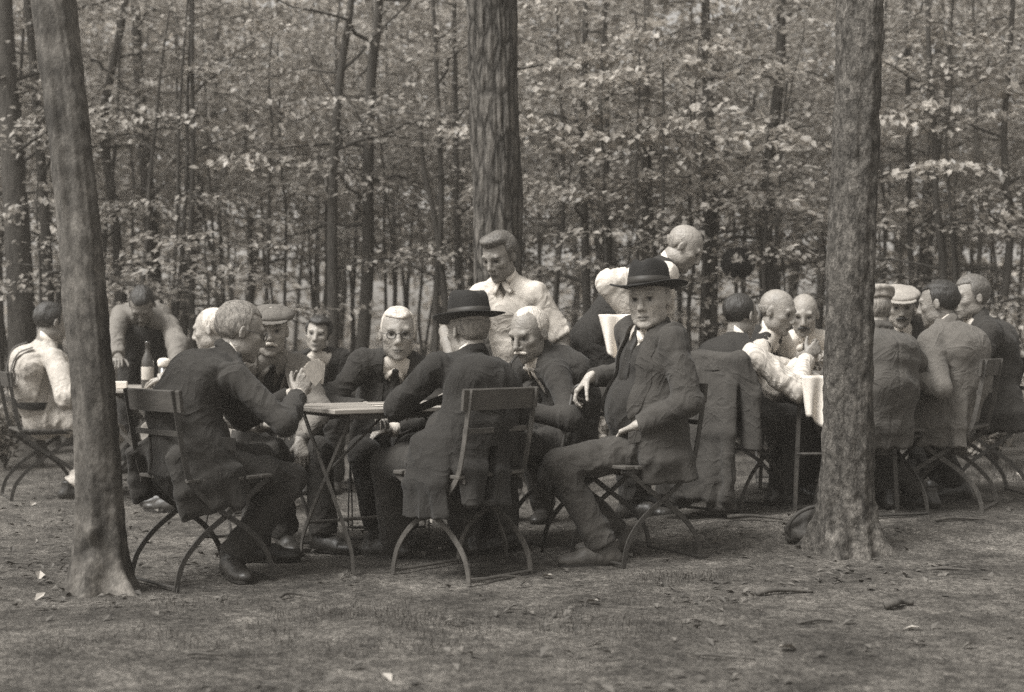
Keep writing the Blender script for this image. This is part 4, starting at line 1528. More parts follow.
# grey-haired card player at the left
person('P1', 'grey-haired man in dark suit leaning in from the left, cards in hand', (-1.335, 5.93, 0.51), 38,
       PV(241, 331, 6.03), 26, 14, s=0.97, cyaw=24, seed=1, h=0.0048, tone=0.95,
       hands={'R': dict(p=PV(298, 396, 6.02), hint=(-0.1, -1.0, -0.45), dir=(0.35, 0.15, 0.9), palm=(-0.1, 1, 0.1), curl=1.0, thumb=0.9, spread=0.0, fwd=0.05),
              'L': dict(p=PV(292, 396, 6.34), hint=(-0.2, 0.8, -0.8), dir=(0.75, -0.3, 0.55), palm=(0.2, -0.8, 0.3), curl=0.7, fwd=0.06)},
       feet={'R': dict(p=foot(231, 6.0), yaw=-62, hint=(0.7, 0.3, 0.8)), 'L': dict(p=foot(256, 6.42), yaw=10, hint=(0.7, 0.5, 0.7))},
       wear=dict(shirt=M['shirt'], collar=M['collar'], vest=M['vest'], jacket=M['suit_dark'], trousers=M['trouser'], shoes=M['shoe'],
                 hair=('full', M['hair_grey']), glasses=True, skirt=0.10, open=(0.30, 0.066, 0.02),
                 tails=[((0.15, -0.06, 0.05), (0.195, 0.02, -0.19), (0.13, 0.03), (0.165, 0.028), 'side'),
                        ((-0.17, -0.06, 0.05), (-0.21, 0.0, -0.15), (0.15, 0.03), (0.17, 0.028), 'side')],
                 flaps=[((0.10, 0.04, 0.06), 0.12, (1, -0.1, 0.1))]))
# flat-capped man with a moustache
person('P2', 'moustached man in a flat cap and light grey jacket sitting behind the card table', (-1.245, 7.02, hip_z), -60,
       PV(270, 330, 6.92), -80, 4, s=0.95, hsc=1.12, face=dict(fat=1.06, jaw=1.2), seed=2, h=0.006,
       hands={'L': dict(p=PV(301, 440, 6.72), hint=(0.8, 0.1, -0.5), dir=(0.15, -0.4, -0.9), palm=(-0.3, 0.8, -0.4), curl=0.35),
              'R': dict(p=PV(266, 424, 6.6), hint=(-0.8, 0.2, -0.5))},
       feet={'L': dict(p=foot(324, 6.72), yaw=-35), 'R': dict(p=foot(285, 6.75), yaw=-70)},
       wear=dict(shirt=M['shirt_grey'], collar=M['shirt_grey'], tie=M['tie'], vest=M['vest'], jacket=M['suit_light'], trousers=M['trouser'],
                 shoes=M['shoe'], hair=('back', M['hair_grey']), cap=M['cap_grey'], moustache=M['hair_white'], open=(0.42, 0.078, 0.05)))
# white-haired man in spectacles
person('P4', 'white-haired man in round spectacles and dark coat facing us across the card table', (-0.625, 7.27, hip_z), -88,
       PV(398, 333, 7.10), -84, 4, s=0.97, hsc=1.15, face=dict(fat=1.06, jaw=1.1), shrug=0.015, seed=3, h=0.0055, tone=0.98, belly=0.03, wide=1.04,
       hands={'R': dict(p=PV(366, 409, 6.93), hint=(-0.9, 0.2, -0.5), dir=(0.6, -0.5, -0.3), curl=0.5),
              'L': dict(p=PV(392, 430, 6.95), hint=(0.9, 0.2, -0.5), dir=(-0.8, -0.3, -0.2), curl=0.5)},
       feet={'R': dict(p=foot(378, 6.98), yaw=-100), 'L': dict(p=foot(405, 6.95), yaw=-75)},
       wear=dict(shirt=M['shirt'], collar=M['collar'], tie=M['tie'], vest=M['vest'], jacket=M['suit_dark'], trousers=M['suit_black'], shoes=M['shoe'],
                 vee_vest=0.13, hair=('full', M['hair_white']), glasses=True, chain=True, buttons=True, open=(0.40, 0.066, 0.05), brow=0.9))
# man in a black hat seen from behind
person('P5', 'man in a black flat-brimmed hat and dark coat seen from behind on the near chair', (-0.24, 6.10, hip_z), 136,
       PV(468, 330, 6.20), 128, 4, s=0.99, cyaw=138, seed=4, h=0.005, wide=1.05,
       hands={'L': dict(p=PV(402, 408, 6.42), hint=(-0.7, -0.6, -0.6), fwd=0.04), 'R': dict(p=PV(470, 400, 6.6), hint=(0.9, 0.2, -0.6))},
       feet={'L': dict(p=foot(395, 6.55), yaw=150), 'R': dict(p=foot(470, 6.65), yaw=110)},
       wear=dict(shirt=M['shirt'], collar=M['collar'], jacket=M['suit_black'], trousers=M['trouser'], shoes=M['shoe'], hair=('back', M['hair_grey']),
                 hat=dict(tilt=-2, brim=0.155, crown=0.112), skirt=0.10, open=(0.3, 0.08, 0.03),
                 tails=[((-0.165, -0.02, 0.06), (-0.215, -0.04, -0.25), (0.12, 0.03), (0.14, 0.030), 'side'),
                        ((0.17, -0.04, 0.05), (0.215, -0.06, -0.16), (0.13, 0.03), (0.14, 0.028), 'side'),
                        ((0.0, -0.12, 0.10), (-0.03, -0.222, -0.20), (0.15, 0.035), (0.15, 0.028), 'back')]))
# pipe smoker with bow tie
person('P6', 'white-moustached man with pipe and light bow tie, looking down at the card table', (0.255, 7.07, hip_z), 208,
       PV(529, 333, 6.93), 230, 20, s=0.97, hsc=1.13, face=dict(nose=1.12, jaw=0.9, fat=0.96), seed=5, h=0.0055, tone=0.88,
       hands={'L': dict(p=PV(520, 408, 6.72), hint=(0.6, -0.6, -0.7), dir=(-0.9, -0.1, 0.1), fwd=0.04), 'R': dict(p=PV(492, 400, 6.9), hint=(-0.2, 0.8, -0.6))},
       feet={'L': dict(p=foot(505, 6.75), yaw=215), 'R': dict(p=foot(488, 7.0), yaw=200)},
       wear=dict(shirt=M['shirt'], collar=M['collar'], tie=M['tie_light'], bow=True, vest=M['vest'], jacket=M['suit_dark'], trousers=M['trouser'], shoes=M['shoe'],
                 hair=('crop', M['hair_white']), moustache=M['hair_white'], open=(0.40, 0.072, 0.045), vee_vest=0.17))
# young man standing
person('P7', 'young fair-haired man in an open-necked white shirt standing behind the card players', W(524, 7.88, 0.80), 246,
       PV(499, 256, 7.62), 236, 24, wide=0.9, shrug=-0.025, s=1.0, seed=6, h=0.006, tone=0.78,
       hands={'R': dict(p=PV(452, 362, 7.45), hint=(-0.9, 0.3, -0.2), fwd=0.03), 'L': dict(p=PV(566, 385, 7.62), hint=(0.9, 0.5, -0.1))},
       feet={'R': dict(p=foot(505, 7.92), yaw=240, hint=(-0.4, -0.9, 0)), 'L': dict(p=foot(545, 7.88), yaw=255, hint=(-0.3, -0.9, 0))},
       wear=dict(shirt=M['shirt'], shirt_open=0.085, collar=M['collar'], sleeve=0.47, trousers=M['suit_grey'], shoes=M['shoe'], hair=('quiff', M['hair_fair']), stubble=0.0, brow=0.4))
# man with cane
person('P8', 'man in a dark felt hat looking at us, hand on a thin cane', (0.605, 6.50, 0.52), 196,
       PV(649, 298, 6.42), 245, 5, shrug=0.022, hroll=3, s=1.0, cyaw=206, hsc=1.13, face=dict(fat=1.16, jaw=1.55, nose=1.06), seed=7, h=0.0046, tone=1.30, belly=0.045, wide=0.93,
       hands={'R': dict(p=PV(590, 378, 6.66), hint=(0.3, 0.9, -0.6), dir=(-0.66, -0.1, -0.7), palm=(0.5, 0.0, -0.8), curl=0.75, thumb=0.9, spread=0.0, nocuff=True),
              'L': dict(p=PV(637, 426, 6.30), hint=(0.8, -0.45, -0.6), dir=(-0.5, 0.8, -0.35), curl=0.4, nocuff=True, fwd=-0.01)},
       feet={'L': dict(p=foot(604, 6.33), yaw=192, hint=(-1, -0.15, 0.6)), 'R': dict(p=foot(618, 6.70), yaw=198, hint=(-1, 0.0, 0.7))},
       wear=dict(shirt=M['shirt'], collar=M['collar'], tie=M['tie'], vest=M['vest'], vee_vest=0.11, buttons=True, jacket=M['suit_grey'], trousers=M['trouser_stripe'], shoes=M['shoe_dusty'], hair=('back', M['hair_grey']),
                 hat=dict(tilt=8, brim=0.168, crown=0.104, seat=0.042), open=(0.38, 0.080, 0.11), skirt=0.06, open_low=-0.95, jamp=0.008,
                 tails=[((-0.165, -0.02, 0.06), (-0.200, -0.045, -0.14), (0.12, 0.03), (0.13, 0.028), 'side'),
                        ((0.18, -0.04, 0.06), (0.215, -0.06, -0.14), (0.12, 0.03), (0.13, 0.028), 'side'),
                        ((0.0, -0.11, 0.10), (0.0, -0.135, -0.08), (0.14, 0.035), (0.15, 0.03), 'back')],
                 flaps=[((-0.1, 0.05, 0.055), -0.2, (-1, 0.25, 0.05))]))
# waiter bending
person('P9', 'bald man in white shirtsleeves and dark waistcoat bending forward, hand on hip', W(594, 7.88, 1.0), -10,
       PV(685, 247, 7.70), -10, 36, hsc=0.94, s=1.08, seed=8, h=0.0055, tone=0.98,
       hands={'R': dict(p=PV(638, 326, 7.52), hint=(-1.0, -0.25, 0.10), dir=(0.5, 0.5, -0.6), curl=0.3, shrug=0.065), 'L': dict(p=PV(648, 352, 8.12), hint=(0.2, 0.9, -0.5))},
       feet={'R': dict(p=foot(632, 7.78), yaw=-15, hint=(0.9, -0.2, 0)), 'L': dict(p=foot(640, 8.05), yaw=-10, hint=(0.9, -0.2, 0))},
       wear=dict(shirt=M['shirt'], collar=M['collar'], puff=0.008, vest=M['vest'], trousers=M['suit_black'], shoes=M['shoe'], hair=('fringe', M['hair_grey']), brow=0.9))
# right group
person('P10', 'man in striped white sleeves and dark waistcoat, a coat on his chair', G3(738, 7.62, 0.52), 30,
       PV(741, 315, 7.60), 42, 8, s=0.97, cyaw=16, seed=9, h=0.006, tone=0.75,
       hands={'R': dict(p=PV(807, 357, 7.58), hint=(0.3, -0.5, -1.0), dir=(0.7, 0.3, 0.6), palm=(-0.3, 0.9, -0.2), curl=0.9, fwd=0.05), 'L': dict(p=PV(808, 372, 7.95), hint=(0.1, 0.8, -0.8), fwd=0.05)},
       feet={'R': dict(p=foot(778, 7.72), yaw=20), 'L': dict(p=foot(782, 8.0), yaw=35)},
       wear=dict(shirt=M['shirt_stripe'], collar=M['collar'], puff=0.008, vest=M['vest'], trousers=M['suit_black'], shoes=M['shoe'], hair=('crop', M['hair_dark'])))
person('P11', 'bald man in waistcoat, white shirt and tie looking down at the right table', G3(763, 8.32, 0.53), -28,
       PV(778, 311, 8.08), -34, 18, s=1.0, seed=10, h=0.006, tone=0.95,
       hands={'R': dict(p=PV(800, 362, 7.9), hint=(-0.3, -0.6, -0.8)), 'L': dict(p=PV(812, 356, 8.2), hint=(0.5, 0.5, -0.8))},
       feet={'R': dict(p=foot(790, 8.1)), 'L': dict(p=foot(800, 8.3))},
       wear=dict(shirt=M['shirt'], collar=M['collar'], tie=M['tie'], vest=M['vest'], vee_vest=0.30, trousers=M['suit_black'], shoes=M['shoe'], hair=('fringe', M['hair_grey']), brow=0.8))
person('P12', 'moustached man in white shirt and dark tie at the far end of the right table', G3(806, 8.95, 0.53), -98,
       PV(804, 314, 8.60), -104, 16, s=1.0, seed=11, h=0.0065,
       hands={'R': dict(p=PV(800, 366, 8.3), hint=(-0.8, 0.1, -0.8)), 'L': dict(p=PV(838, 362, 8.4), hint=(0.8, 0.1, -0.8))},
       feet={'R': dict(p=foot(795, 8.7)), 'L': dict(p=foot(825, 8.7))},
       wear=dict(shirt=M['shirt'], collar=M['collar'], tie=M['tie'], trousers=M['suit_black'], shoes=M['shoe'], hair=('fringe', M['hair_grey']), moustache=M['hair_dark']))
person('P13', 'man in a grey coat and pale cap seen from behind, beside the right tree trunk', G3(872, 7.36, 0.52), 106,
       PV(873, 311, 7.42), 108, 14, s=0.98, seed=12, h=0.006, wide=0.92,
       hands={'L': dict(p=PV(850, 372, 7.75), hint=(-0.8, -0.2, -0.6)), 'R': dict(p=PV(893, 372, 7.8), hint=(0.9, 0.1, -0.6))},
       feet={'L': dict(p=foot(862, 7.62), yaw=120), 'R': dict(p=foot(888, 7.58), yaw=92)},
       wear=dict(shirt=M['shirt_grey'], collar=M['shirt_grey'], jacket=M['suit_mid'], trousers=M['suit_black'], shoes=M['shoe'], hair=('back', M['hair_grey']), cap=M['cap_light'], skirt=0.12,
                 tails=[((0.0, -0.11, 0.10), (0.0, -0.14, -0.16), (0.145, 0.035), (0.150, 0.03), 'back')]))
person('P14', 'man in a pale flat cap and dark jacket with white collar, facing us at right', G3(903, 8.78, 0.52), -98,
       PV(900, 306, 8.50), -98, 10, s=0.98, seed=13, h=0.0065,
       hands={'R': dict(p=PV(885, 366, 8.3), hint=(-0.8, 0.1, -0.8)), 'L': dict(p=PV(912, 366, 8.3), hint=(0.8, 0.1, -0.8))},
       feet={'R': dict(p=foot(890, 8.5)), 'L': dict(p=foot(915, 8.5))},
       wear=dict(shirt=M['shirt'], collar=M['collar'], tie=M['tie'], vest=M['vest'], jacket=M['suit_dark'], trousers=M['trouser'], shoes=M['shoe'], hair=('back', M['hair_dark']), cap=M['cap_light'], moustache=M['hair_dark'], open=(0.36, 0.068, 0.03)))
person('P15', 'dark-haired man in a lighter grey jacket turned away at the right table', G3(941, 7.74, 0.52), 148,
       PV(938, 303, 7.70), 150, 8, s=0.98, seed=14, h=0.006, tone=0.75,
       hands={'L': dict(p=PV(898, 372, 7.55), hint=(0.3, -0.7, -0.8), fwd=0.05), 'R': dict(p=PV(905, 366, 8.0), hint=(0.3, 0.8, -0.7), fwd=0.05)},
       feet={'L': dict(p=foot(925, 7.62), yaw=150), 'R': dict(p=foot(905, 7.85), yaw=150)},
       wear=dict(shirt=M['shirt'], collar=M['collar'], jacket=M['suit_pale'], jgrow=0.03, trousers=M['trouser'], shoes=M['shoe'], hair=('full', M['hair_dark']), skirt=0.10, jamp=0.008,
                 tails=[((-0.18, -0.04, 0.06), (-0.225, -0.04, -0.18), (0.14, 0.03), (0.16, 0.028), 'side'), ((0.0, -0.11, 0.10), (0.0, -0.14, -0.10), (0.15, 0.035), (0.16, 0.03), 'back')]))
person('P16', 'man in a dark suit facing left, furthest right at the right table', G3(979, 8.28, 0.54), 184,
       PV(970, 297, 8.20), 192, 6, s=1.0, seed=15, h=0.0065, tone=0.85,
       hands={'L': dict(p=PV(925, 368, 8.05), hint=(0.4, -0.7, -0.8)), 'R': dict(p=PV(925, 362, 8.4), hint=(0.4, 0.7, -0.8))},
       feet={'L': dict(p=foot(958, 8.1), yaw=185), 'R': dict(p=foot(945, 8.4), yaw=180)},
       wear=dict(shirt=M['shirt'], collar=M['collar'], vest=M['vest'], jacket=M['suit_dark'], trousers=M['suit_black'], shoes=M['shoe'], hair=('full', M['hair_fair']), open=(0.34, 0.066, 0.03),
                 tails=[((-0.18, -0.04, 0.06), (-0.215, -0.04, -0.15), (0.13, 0.03), (0.15, 0.028), 'side')]))
# left group
person('P17', 'dark-haired sitter in a white top seen from behind at the left edge', (-2.98, 9.05, 0.515), 30,
       PV(52, 322, 9.0), 45, 12, s=1.0, seed=16, h=0.0065, tone=0.8,
       hands={'R': dict(p=PV(110, 392, 8.85), hint=(0.1, -0.7, -0.9), fwd=0.05), 'L': dict(p=PV(112, 388, 9.2), hint=(0.0, 0.8, -0.8), fwd=0.05)},
       feet={'R': dict(p=foot(72, 8.95), yaw=20), 'L': dict(p=foot(80, 9.25), yaw=30)},
       wear=dict(cat='person', shirt=M['blouse'], puff=0.02, trousers=M['blouse'], belt=M['vest'], collar=M['collar'], braces=M['suit_mid'], shoes=M['shoe'], hair=('full', M['hair_dark'])))
person('P18', 'man in a grey shirt bowing over the left table with both arms spread', W(143, 10.05, 0.97), -88,
       PV(142, 305, 9.78), -84, 52, s=1.0, seed=17, h=0.0065, tone=0.62, wide=1.0,
       hands={'R': dict(p=PV(117, 376, 9.30), hint=(-0.9, 0.3, 0.2), dir=(0.2, -0.9, -0.2), curl=0.3), 'L': dict(p=PV(178, 376, 9.40), hint=(0.9, 0.3, 0.2), dir=(0, -0.9, -0.2), curl=0.3)},
       feet={'R': dict(p=foot(130, 10.2), hint=(0, -1, 0)), 'L': dict(p=foot(158, 10.2), hint=(0, -1, 0))},
       wear=dict(shirt=M['shirt_grey'], shirt_open=0.08, collar=M['shirt_grey'], puff=0.016, trousers=M['suit_black'], shoes=M['shoe'], hair=('full', M['hair_dark'])))
person('P19', 'man in a light jacket mostly hidden behind the grey-haired card player', (-1.66, 8.35, 0.515), 165,
       PV(211, 329, 8.12), 172, 10, s=0.98, seed=18, h=0.0065, tone=1.2,
       hands={'L': dict(p=PV(165, 384, 8.25), hint=(0.2, -0.8, -0.7), fwd=0.05), 'R': dict(p=PV(160, 380, 8.6), hint=(0.2, 0.8, -0.7), fwd=0.05)},
       feet={'L': dict(p=foot(175, 8.3), yaw=165), 'R': dict(p=foot(170, 8.55), yaw=165)},
       wear=dict(shirt=M['shirt'], collar=M['collar'], jacket=M['suit_light'], trousers=M['suit_light'], shoes=M['shoe'], hair=('crop', M['hair_white'])))
person('P3', 'dark-haired woman with a white collar sitting far back behind the card players', (-1.25, 9.62, 0.50), -95,
       PV(318, 334, 9.45), -92, 2, hroll=-6, s=0.93, seed=19, h=0.0065, tone=1.1, wide=0.9,
       feet={'R': dict(p=foot(312, 9.3)), 'L': dict(p=foot(335, 9.3))},
       wear=dict(cat='person', shirt=M['shirt'], collar=M['collar'], jacket=M['suit_black'], trousers=M['suit_black'], shoes=M['shoe'], hair=('woman', M['hair_dark']), stubble=0, open=(0.16, 0.10, 0.0), brow=0.4))

# ---- things they hold
P = PEOPLE['P8']
hw = P['arm']['R'][2]
gp = hw + np.array((-0.085, -0.01, -0.085))
end = np.array((gp[0] - 0.14, gp[1] + 0.05, 0)); end[2] = gz(end[0], end[1])
mb = MB()
ax_ = unit(gp - end)
top = gp + ax_ * 0.012
mb.tube([end - gp, (end + (gp - end) * 0.5) - gp, top - gp], [0.0065, 0.0085, 0.0095], 8)
mb.tube(catmull([top - gp, top - gp + ax_ * 0.03 + np.array((0.01, 0, 0)), top - gp + ax_ * 0.045 + np.array((0.045, 0.0, 0.0)), top - gp + ax_ * 0.03 + np.array((0.085, 0, 0))], 4), 0.011, 8)
simple('cane', mb, M['cane'], 'thin dark walking cane held by the man in the felt hat', 'cane', gp)

P = PEOPLE['P1']
hw = P['arm']['R'][2]
c0 = hw + np.array((0.085, 0.03, 0.055))
fan = empty('card_fan', c0)
tag(fan, 'fan of pale playing cards held up by the grey-haired man', 'cards')
for i in range(6):
    a = R(-38 + i * 11)
    mb = MB()
    mb.box((0, i * 0.0016, 0.05), (0.062, 0.0012, 0.094))
    ca, sa = math.cos(a), math.sin(a)
    mb.v = [(x * ca + z * sa, y, -x * sa + z * ca) for x, y, z in mb.v]
    o = mb.build('card', M['card'], fan)
fan.rotation_euler = (R(-12), 0, R(50))

P = PEOPLE['P6']
Lh = lambda x, y, z: P['Hc'] + P['s'] * (P['Fr'] @ np.array([x, y, z]))
m0 = Lh(0.012, 0.098, -0.073)
mb = MB()
pts = [m0 - m0, Lh(0.018, 0.130, -0.085) - m0, Lh(0.022, 0.158, -0.105) - m0]
mb.tube(pts, 0.0045, 8)
b0 = Lh(0.022, 0.160, -0.112) - m0
mb.lathe([(0.008, -0.012), (0.014, -0.006), (0.0155, 0.012), (0.0150, 0.030), (0.011, 0.030), (0.010, 0.016), (0.0, 0.015)], 14, fn=lambda p, r: b0 + p)
simple('pipe', mb, M['cane'], 'short dark tobacco pipe in the mouth of the bow-tied man', 'pipe', m0)

P = PEOPLE['P9']
hw = P['arm']['R'][2]
V, Fq = drape(0.19, 0.24, 21, 18, 1.7, 1.2, 0.030)
V = [(x + 0.22 * z * -1 * 0.5 * (1 - x * 3), y, z * (1 + 0.5 * x)) for x, y, z in V]
o = thick_cloth('towel', V, Fq, M['cloth_white'], tuple(hw + np.array((-0.12, -0.085, 0.06))), -12, 0.004)
tag(o, 'white waiter towel hanging at the hip of the bending bald man', 'towel')
HAZE = 0.0045
# ------------------------------------------------------------------ ground
M['ground'] = mat('forest_ground', 0.115, 0.95, var=((0.8, 0.26, 5, 0.35, 0.65), (3.2, 0.30, 6, 0.35, 0.65), (16, 0.35, 6, 0.35, 0.65), (60, 0.45, 4, 0.38, 0.62), (170, 0.35)), bump=(26, 1.0, 0.035), bump2=(110, 1.0, 0.012), spec=0.15)
M['grass'] = mat('grass_blade', 0.075, 0.7, attr='lv', translucent=0.2)
M['litter'] = mat('dead_leaf', 0.26, 0.8, attr='lv')
M['twig'] = mat('twig_bark', 0.075, 0.9, var=(30, 0.4), bump=(60, 0.5, 0.003))
M['bark_smooth'] = mat('bark_smooth', 0.092, 0.9, var=((2.5, 0.35, 5, 0.4, 0.62), (11, 0.38, 5, 0.38, 0.62), (38, 0.35), (110, 0.3)), bump=(30, 0.6, 0.008), bump2=(130, 0.6, 0.003), stretch=(1, 1, 0.6), spec=0.2)
M['bark_rough'] = mat('bark_rough', 0.085, 0.95, scales=(58, 0.18, 0.005), var=((2.5, 0.3), (13, 0.40, 5, 0.36, 0.64), (42, 0.5, 5, 0.36, 0.64), (120, 0.3)), bump=(42, 1.0, 0.016), bump2=(120, 0.8, 0.005), stretch=(1, 1, 0.55), spec=0.2)
M['bark_pine'] = mat('bark_pine', 0.098, 0.95, scales=(15, 0.6, 0.02), var=((3.0, 0.2), (16, 0.40), (60, 0.25)), bump=(16, 1.0, 0.03), bump2=(80, 0.7, 0.006), stretch=(1, 1, 0.30), spec=0.2)
M['bark_dark'] = mat('bark_dark', 0.055, 0.95, var=((3.0, 0.3), (30, 0.35)), bump=(30, 0.8, 0.012), stretch=(1, 1, 0.3), spec=0.15)
M['bark_mid'] = mat('bark_mid', 0.095, 0.95, var=((3.0, 0.3), (30, 0.35)), bump=(30, 0.8, 0.012), stretch=(1, 1, 0.3), spec=0.15)
M['leaf'] = mat('leaf', 0.30, 0.50, attr='lv', translucent=0.42, spec=0.4)
M['leaf_pale'] = mat('leaf_pale', 0.30, 0.50, attr='lv', translucent=0.42, spec=0.4)
M['leaf_sunlit'] = mat('leaf_sunlit', 0.40, 0.45, attr='lv', translucent=0.40, spec=0.5)  # shine of sunlit leaves put into a lighter leaf colour
M['leaf_far'] = mat('leaf_far', 0.50, 0.6, attr='lv', translucent=0.40, spec=0.3)  # far leaves paler, the fading with distance put into their colour

xs = np.unique(np.round(np.concatenate([np.linspace(-60, -8, 40), np.linspace(-8, -3.2, 40), np.linspace(-3.2, 3.2, 190), np.linspace(3.2, 8, 40), np.linspace(8, 60, 40)]), 4))
ys = np.unique(np.round(np.concatenate([np.linspace(-20, 3.5, 30), np.linspace(3.5, 8.5, 170), np.linspace(8.5, 14, 90), np.linspace(14, 90, 90)]), 4))
X, Y = np.meshgrid(xs, ys, indexing='ij')
zz = ground(X, Y)
pp = np.stack([X.ravel(), Y.ravel(), np.zeros(X.size)], 1)
near = 1 - sstep(14, 20, Y.ravel())
zz = zz + ((noise3(pp * 1.1, 1) * 0.010 + noise3(pp * 3.1, 2) * 0.006 + noise3(pp * 9, 3) * 0.004 + noise3(pp * 22, 4) * 0.002) * near).reshape(X.shape)
nx, ny = X.shape
I = np.arange(nx * ny).reshape(nx, ny)
Fq = np.stack([I[:-1, :-1].ravel(), I[1:, :-1].ravel(), I[1:, 1:].ravel(), I[:-1, 1:].ravel()], 1)
g_ = np_mesh('ground', np.stack([X.ravel(), Y.ravel(), zz.ravel()], 1), Fq, M['ground'])
tag(g_, 'bare trodden forest ground', None, None, 'structure')


# ------------------------------------------------------------------ leaves
def leaf_quads(C, L_, w_, nrm_sig, r_, fold=0.25, az=None):
    """one folded four-cornered leaf round each centre"""
    n = len(C)
    az = r_.uniform(0, 2 * math.pi, n) if az is None else az
    L_ = L_ * r_.uniform(0.65, 1.25, n); w_ = w_ * r_.uniform(0.7, 1.2, n)
    pit = r_.normal(-0.25, nrm_sig, n); rol = r_.normal(0, nrm_sig, n)
    a = np.stack([np.cos(az) * np.cos(pit), np.sin(az) * np.cos(pit), np.sin(pit)], 1)
    b0 = np.stack([-np.sin(az), np.cos(az), np.zeros(n)], 1)
    up = np.cross(a, b0)
    b = b0 * np.cos(rol)[:, None] + up * np.sin(rol)[:, None]
    nn = np.cross(a, b)
    hl, hw = (L_ / 2)[:, None], (w_ / 2)[:, None]
    V = np.stack([C - a * hl, C - a * hl * 0.1 + b * hw + nn * hw * fold, C + a * hl, C - a * hl * 0.1 - b * hw + nn * hw * fold], 1).reshape(-1, 3)
    F = np.arange(4 * n).reshape(n, 4)
    return V, F


def rings(path, rad, k, r_, rough=0.0, oval=None):
    n = len(path)
    V = []; F = []
    ref = np.array((1., 0.13, 0.07))
    for i in range(n):
        t = unit(path[min(i + 1, n - 1)] - path[max(i - 1, 0)])
        a = unit(ref - t * ref.dot(t)); b = np.cross(t, a)
        for j in range(k):
            q = 2 * math.pi * j / k
            V.append(path[i] + (a * math.cos(q) + b * math.sin(q)) * rad[i])
    V = np.array(V)
    I = np.arange(n * k).reshape(n, k)
    J = np.roll(I, -1, 1)
    F = np.stack([I[:-1].ravel(), J[:-1].ravel(), J[1:].ravel(), I[1:].ravel()], 1)
    return V, F


def join(parts):
    Vs, Fs, o = [], [], 0
    for V, F in parts:
        Vs.append(V); Fs.append(F + o); o += len(V)
    return np.concatenate(Vs), np.concatenate(Fs)


# ------------------------------------------------------------------ the three big trees
def big_tree(name, label, base, pts, rad, m, k, seed, flare, knots=(), rough=0.006, furrow=0.0, roots=(), stubs=()):
    r_ = np.random.default_rng(seed)
    path = catmull(pts, 40)
    path = np.array(path)
    rr = np.interp(np.linspace(0, 1, len(path)), np.linspace(0, 1, len(rad)), rad)
    V, F = rings(path, rr, k, r_)
    idx = np.repeat(np.arange(len(path)), k)
    c = path[idx]; d = V - c; R0 = np.linalg.norm(d, axis=1); d = d / R0[:, None]
    hgt = V[:, 2] - base[2]
    ang = np.arctan2(d[:, 1], d[:, 0])
    fl = np.exp(-np.clip(hgt, 0, None) / 0.13)
    lob = 0
    for (a, w, amt) in roots:
        da = np.abs((ang - a + math.pi) % (2 * math.pi) - math.pi)
        lob = lob + amt * np.exp(-(da / w) ** 2) * np.exp(-np.clip(hgt, 0, None) / 0.10)
    add = flare * fl + lob
    q = np.stack([d[:, 0] * 2.2, d[:, 1] * 2.2, V[:, 2] * 1.6], 1)
    add = add + 0.010 * noise3(q, seed) + 0.006 * noise3(q * 2.3, seed + 1)
    if furrow:
        qq = np.stack([ang * 5.5, d[:, 1] * 0.4, V[:, 2] * 1.5], 1)
        qq[:, 0] += noise3(np.stack([V[:, 2] * 2, ang, ang * 0], 1), seed + 4) * 0.8
        add = add - furrow * np.clip(1 - np.abs(noise3(qq * 1.6, seed + 2)) * 3.2, 0, 1)
    add = add + rough * noise3(V * np.array((30, 30, 22.)), seed + 3) + rough * 0.6 * noise3(V * np.array((70, 70, 50.)), seed + 6)
    for (p, s_, amt) in knots:
        add = add + amt * np.exp(-((V - np.array(p)) ** 2).sum(1) / s_ ** 2)
    V = V + d * add[:, None]
    root = empty(name, base)
    tr = np_mesh('trunk', V, F, m, root, origin=base)
    for (p, dr, ln, r0) in stubs:
        p = np.array(p); dr = unit(dr)
        path2 = [p, p + dr * ln * 0.5 + Z * 0.01, p + dr * ln + Z * 0.02]
        V2, F2 = rings(np.array(catmull(path2, 4)), np.linspace(r0, r0 * 0.5, 9), 8, r_)
        np_mesh('branch', V2, F2, m, tr, origin=base)
    return tag(root, label, 'tree')


def crown_above(root, base, top, n, seed, m, spread=2.2, low=0.0):
    """leafy crown above the frame for the tall trees"""
    r_ = np.random.default_rng(seed)
    parts = []
    for i in range(26):
        c = np.array(top) + np.array((r_.normal(0, spread * 0.45), r_.normal(0, spread * 0.45), r_.uniform(low, 3.5)))
        q = r_.normal(0, 1, (n // 26, 3)) * np.array((0.55, 0.55, 0.10)) + c
        parts.append(leaf_quads(q, 0.12, 0.08, 0.4, r_))
    V, F = join(parts)
    lv = np.repeat(r_.uniform(0.6, 1.4, len(V) // 4), 4)
    o = np_mesh('crown', V, F, m, root, smooth=False, origin=base, attr={'lv': lv})
    return o


def zat(u, v, Y):
    return PV(u, v, Y)


